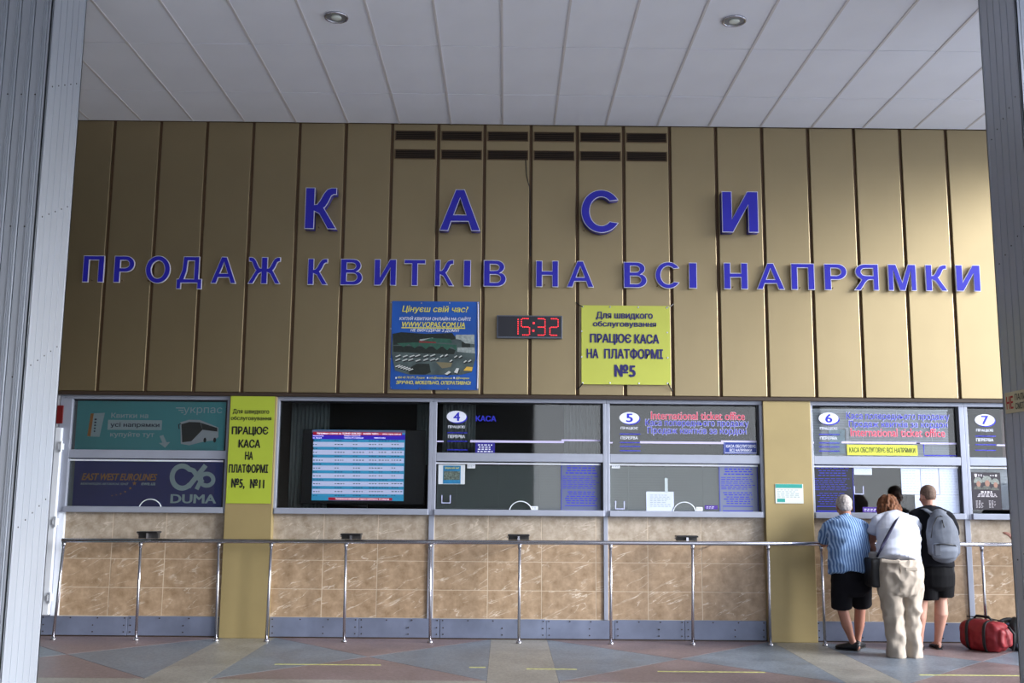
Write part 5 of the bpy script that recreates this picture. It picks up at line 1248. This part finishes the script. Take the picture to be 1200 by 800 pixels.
# ---------------- clerk behind window 6
def clerk():
    y = .95; HCn = V(1051, 582, y); r = empty('person', (HCn.x, y+.1, 0), 'dark haired clerk sitting in the shade behind the glass of the window numbered 6', 'person')
    b = MB(); R = frame((-.35, -.85, -.35)); head(b, HCn, R); bx = HCn.x
    b.tube([(bx, y+.1, HCn.z-.24), (bx, y+.03, HCn.z-.05)], [.062, .055], 14, flat=False)
    b.tube([(bx, y+.2, .6), (bx, y+.16, .9), (bx, y+.1, HCn.z-.28)], [(.16, .12), (.15, .1), (.15, .09)], 18, flat=False, lat=(1, 0, 0))
    for q in (-1, 1):
        sh = Vector((bx+q*.18, y+.1, HCn.z-.30)); el = Vector((bx+q*.24, y, HCn.z-.56)); wr = Vector((bx+q*.12, y-.24, HCn.z-.50))
        b.tube([sh, el], [.048, .038], 12, flat=False); b.tube([el, wr], [.038, .026], 12, flat=False); hand(b, wr, wr-el, (0, 0, -1), -q, .35)
        b.tube([(bx+q*.1, y+.2, .56), (bx+q*.12, y-.18, .54)], [.085, .06], 14, flat=False); b.tube([(bx+q*.12, y-.18, .54), (bx+q*.12, y-.14, .12)], [.056, .036], 14, flat=False)
        foot(b, (bx+q*.12, y-.14, .12), (bx+q*.12, y-.12, .03), (bx+q*.12, y-.34, .03))
    remesh(b, 'body', SKIN2, r, .007, 3); eyes(HCn, R, r)
    h = MB(); h.ell(HCn+R @ Vector((0, -.02, .03)), (.098, .108, .10), R); h.ell(HCn+R @ Vector((-.07, -.03, -.04)), (.04, .06, .07), R); h.ell(HCn+R @ Vector((.07, -.03, -.04)), (.04, .06, .07), R)
    remesh(h, 'hair', MATS['dark_hair'], r, .007, 2, fold=.004, fscale=30)
    s = MB(); s.tube([(bx, y+.2, .58), (bx, y+.17, .85), (bx, y+.1, HCn.z-.28), (bx, y+.08, HCn.z-.20)], [(.2, .15), (.19, .14), (.19, .12), (.09, .08)], 26, lat=(1, 0, 0))
    for q in (-1, 1): s.tube([(bx+q*.15, y+.1, HCn.z-.28), (bx+q*.25, y, HCn.z-.55)], [.066, .055], 14, flat=False); s.tube([(bx+q*.1, y+.2, .57), (bx+q*.12, y-.2, .55)], [.1, .075], 14, flat=False); s.tube([(bx+q*.12, y-.19, .55), (bx+q*.12, y-.14, .1)], [.075, .07], 14, flat=True)
    remesh(s, 'clothes', mat('dark_office_clothes', (36, 36, 48), .85), r, .01, 3, fold=.005, fscale=6)
    cx = V(1063.5, 592, y+.35).x; c = empty('office_chair', (bx, y+.35, .02), 'grey upholstered office chair behind the clerk in the window numbered 6', 'chair'); g = mat('chair_grey_fabric', (84, 92, 98), .8)
    MB().box(bx-.02, cx+.1, y+.33, y+.40, .75, V(0, 579.5, y+.35).z if False else V(1063, 580, y+.35).z, .03).build('backrest', g, c)
    MB().box(bx-.22, bx+.24, y-.02, y+.34, .40, .47, .025).build('seat', g, c); m = MB(); m.tube([(bx, y+.2, .08), (bx, y+.2, .41)], .03, 12); m.build('column_post', BLACK, c)
    MB().box(bx+.02, bx+.10, y+.36, y+.39, .44, .8, .01).build('back_bracket', BLACK, c)
    for k in range(5):
        a = k*2*PI/5; e_ = Vector((bx+.27*math.cos(a), y+.2+.27*math.sin(a), .07)); m = MB(); m.tube([(bx, y+.2, .1), e_], [.022, .016], 8); lg = m.build('leg', BLACK, c); m = MB(); m.ell(e_-Vector((0, 0, .025)), (.025, .025, .025)); m.build('caster', BLACK, lg, True)
clerk()
# desk behind the windows
tag(MB().box(3.52, 7.1, .21, .5, 1.02, 1.06, .005).build('counter_top', mat('counter_wood', (120, 96, 76), .5)), 'long narrow counter inside behind the windows numbered 6 and 7', 'counter')

# ================================================================== BAGS
def duffel():
    RED = mat('red_nylon', (126, 16, 26), .6, var=.12, scale=12)
    c = Vector((5.09, -.45, .155)); d = Vector((.50, -.86, 0)).normalized(); l = d.cross(Vector((0, 0, 1)))
    hl = .19; r = empty('duffel_bag', (c.x, c.y, 0), 'red duffel bag with black straps on the floor by the rail', 'bag', None)
    m = MB()
    for q in range(2): pass
    pts = [c-d*hl, c-d*(hl-.05), c, c+d*(hl-.05), c+d*hl]
    # rounded box body: superellipse-like by overlapping tubes
    m.sbox(c, Matrix((l, d, Vector((0, 0, 1)))).transposed(), (.15, hl+.05, .152), 3.6)
    m.sbox(c+d*(hl+.05), Matrix((l, d, Vector((0, 0, 1)))).transposed(), (.10, .02, .09), 4)
    b = remesh(m, 'bag_body', RED, r, .009, 3, fold=.012, fscale=8, seed=2, stretch=(1, 1, 1))
    BW = mat('black_webbing', (20, 20, 24), .7)
    for t_ in (-.10, .10):
        p0_ = c+d*t_; m = MB(); ring = [p0_+l*.163*math.copysign(abs(math.cos(a))**.6, math.cos(a))+Vector((0, 0, .163*math.copysign(abs(math.sin(a))**.6, math.sin(a)))) for a in [(-.95+i*.252) for i in range(21)]]
        ring = [Vector((q.x, q.y, max(q.z, .01))) for q in ring]; m.tube(ring, [(.018, .004)]*len(ring), 8, lat=d); m.build('strap', BW, r, True)
    m = MB(); m.tube([c-d*.10+Vector((0, 0, .165))+l*.02, c-d*.07+Vector((0, 0, .195))+l*.02, c+d*.07+Vector((0, 0, .195))+l*.02, c+d*.10+Vector((0, 0, .165))+l*.02], .012, 8); m.build('carry_handle', BW, r, True)
    m = MB(); m.tube([c-d*.2+Vector((0, 0, .172)), c+Vector((0, 0, .182)), c+d*.22+Vector((0, 0, .165))], .006, 6); m.build('zip', BW, r, True)
    m = MB(); m.tube([c+d*.27+Vector((0, 0, .12)), c+d*.32-l*.02+Vector((0, 0, .05)), c+d*.30-l*.04+Vector((0, 0, -.06)), c+d*.27-l*.06+Vector((0, 0, -.12))], .013, 8); m.build('end_strap', BW, r, True)
    for o_ in r.children: pass
duffel()
def black_bag():
    c = Vector((5.53, -.42, .17)); r = empty('travel_bag', (c.x, c.y, 0), 'black travel bag with looped handle behind the red duffel bag', 'bag')
    BN = mat('black_nylon', (13, 13, 16), .6); m = MB(); m.sbox(c, Matrix.Identity(3), (.21, .13, .165), 3.4)
    remesh(m, 'bag_body', BN, r, .01, 5, fold=.012, fscale=7, seed=9)
    m = MB(); pc = V(1180.5, 733, -.45); ring = [pc+Vector((.105*math.cos(a), .03*math.sin(a), .06*math.sin(a)+.012*math.sin(2*a))) for a in [k*2*PI/22 for k in range(22)]]
    m.tube(ring, .020, 10, close=True); m.build('loop_handle', BN, r, True)
    m = MB(); m.tube([pc+Vector((-.09, 0, -.02)), pc+Vector((0, -.02, .02)), pc+Vector((.09, 0, -.03))], .016, 8); m.build('handle_wrap', mat('navy_strap', (36, 44, 62), .7), r, True)
    m = MB(); m.ell(Vector((c.x+.13, c.y-.15, .20)), (.06, .02, .075)); m.build('side_pocket', mat('dark_blue_grey', (40, 46, 60), .6), r, True)
    m = MB(); m.box(c.x-.17, c.x+.17, c.y-.146, c.y-.125, .05, .09, .006); m.build('strap', mat('navy_strap', (36, 44, 62), .7), r)
black_bag()
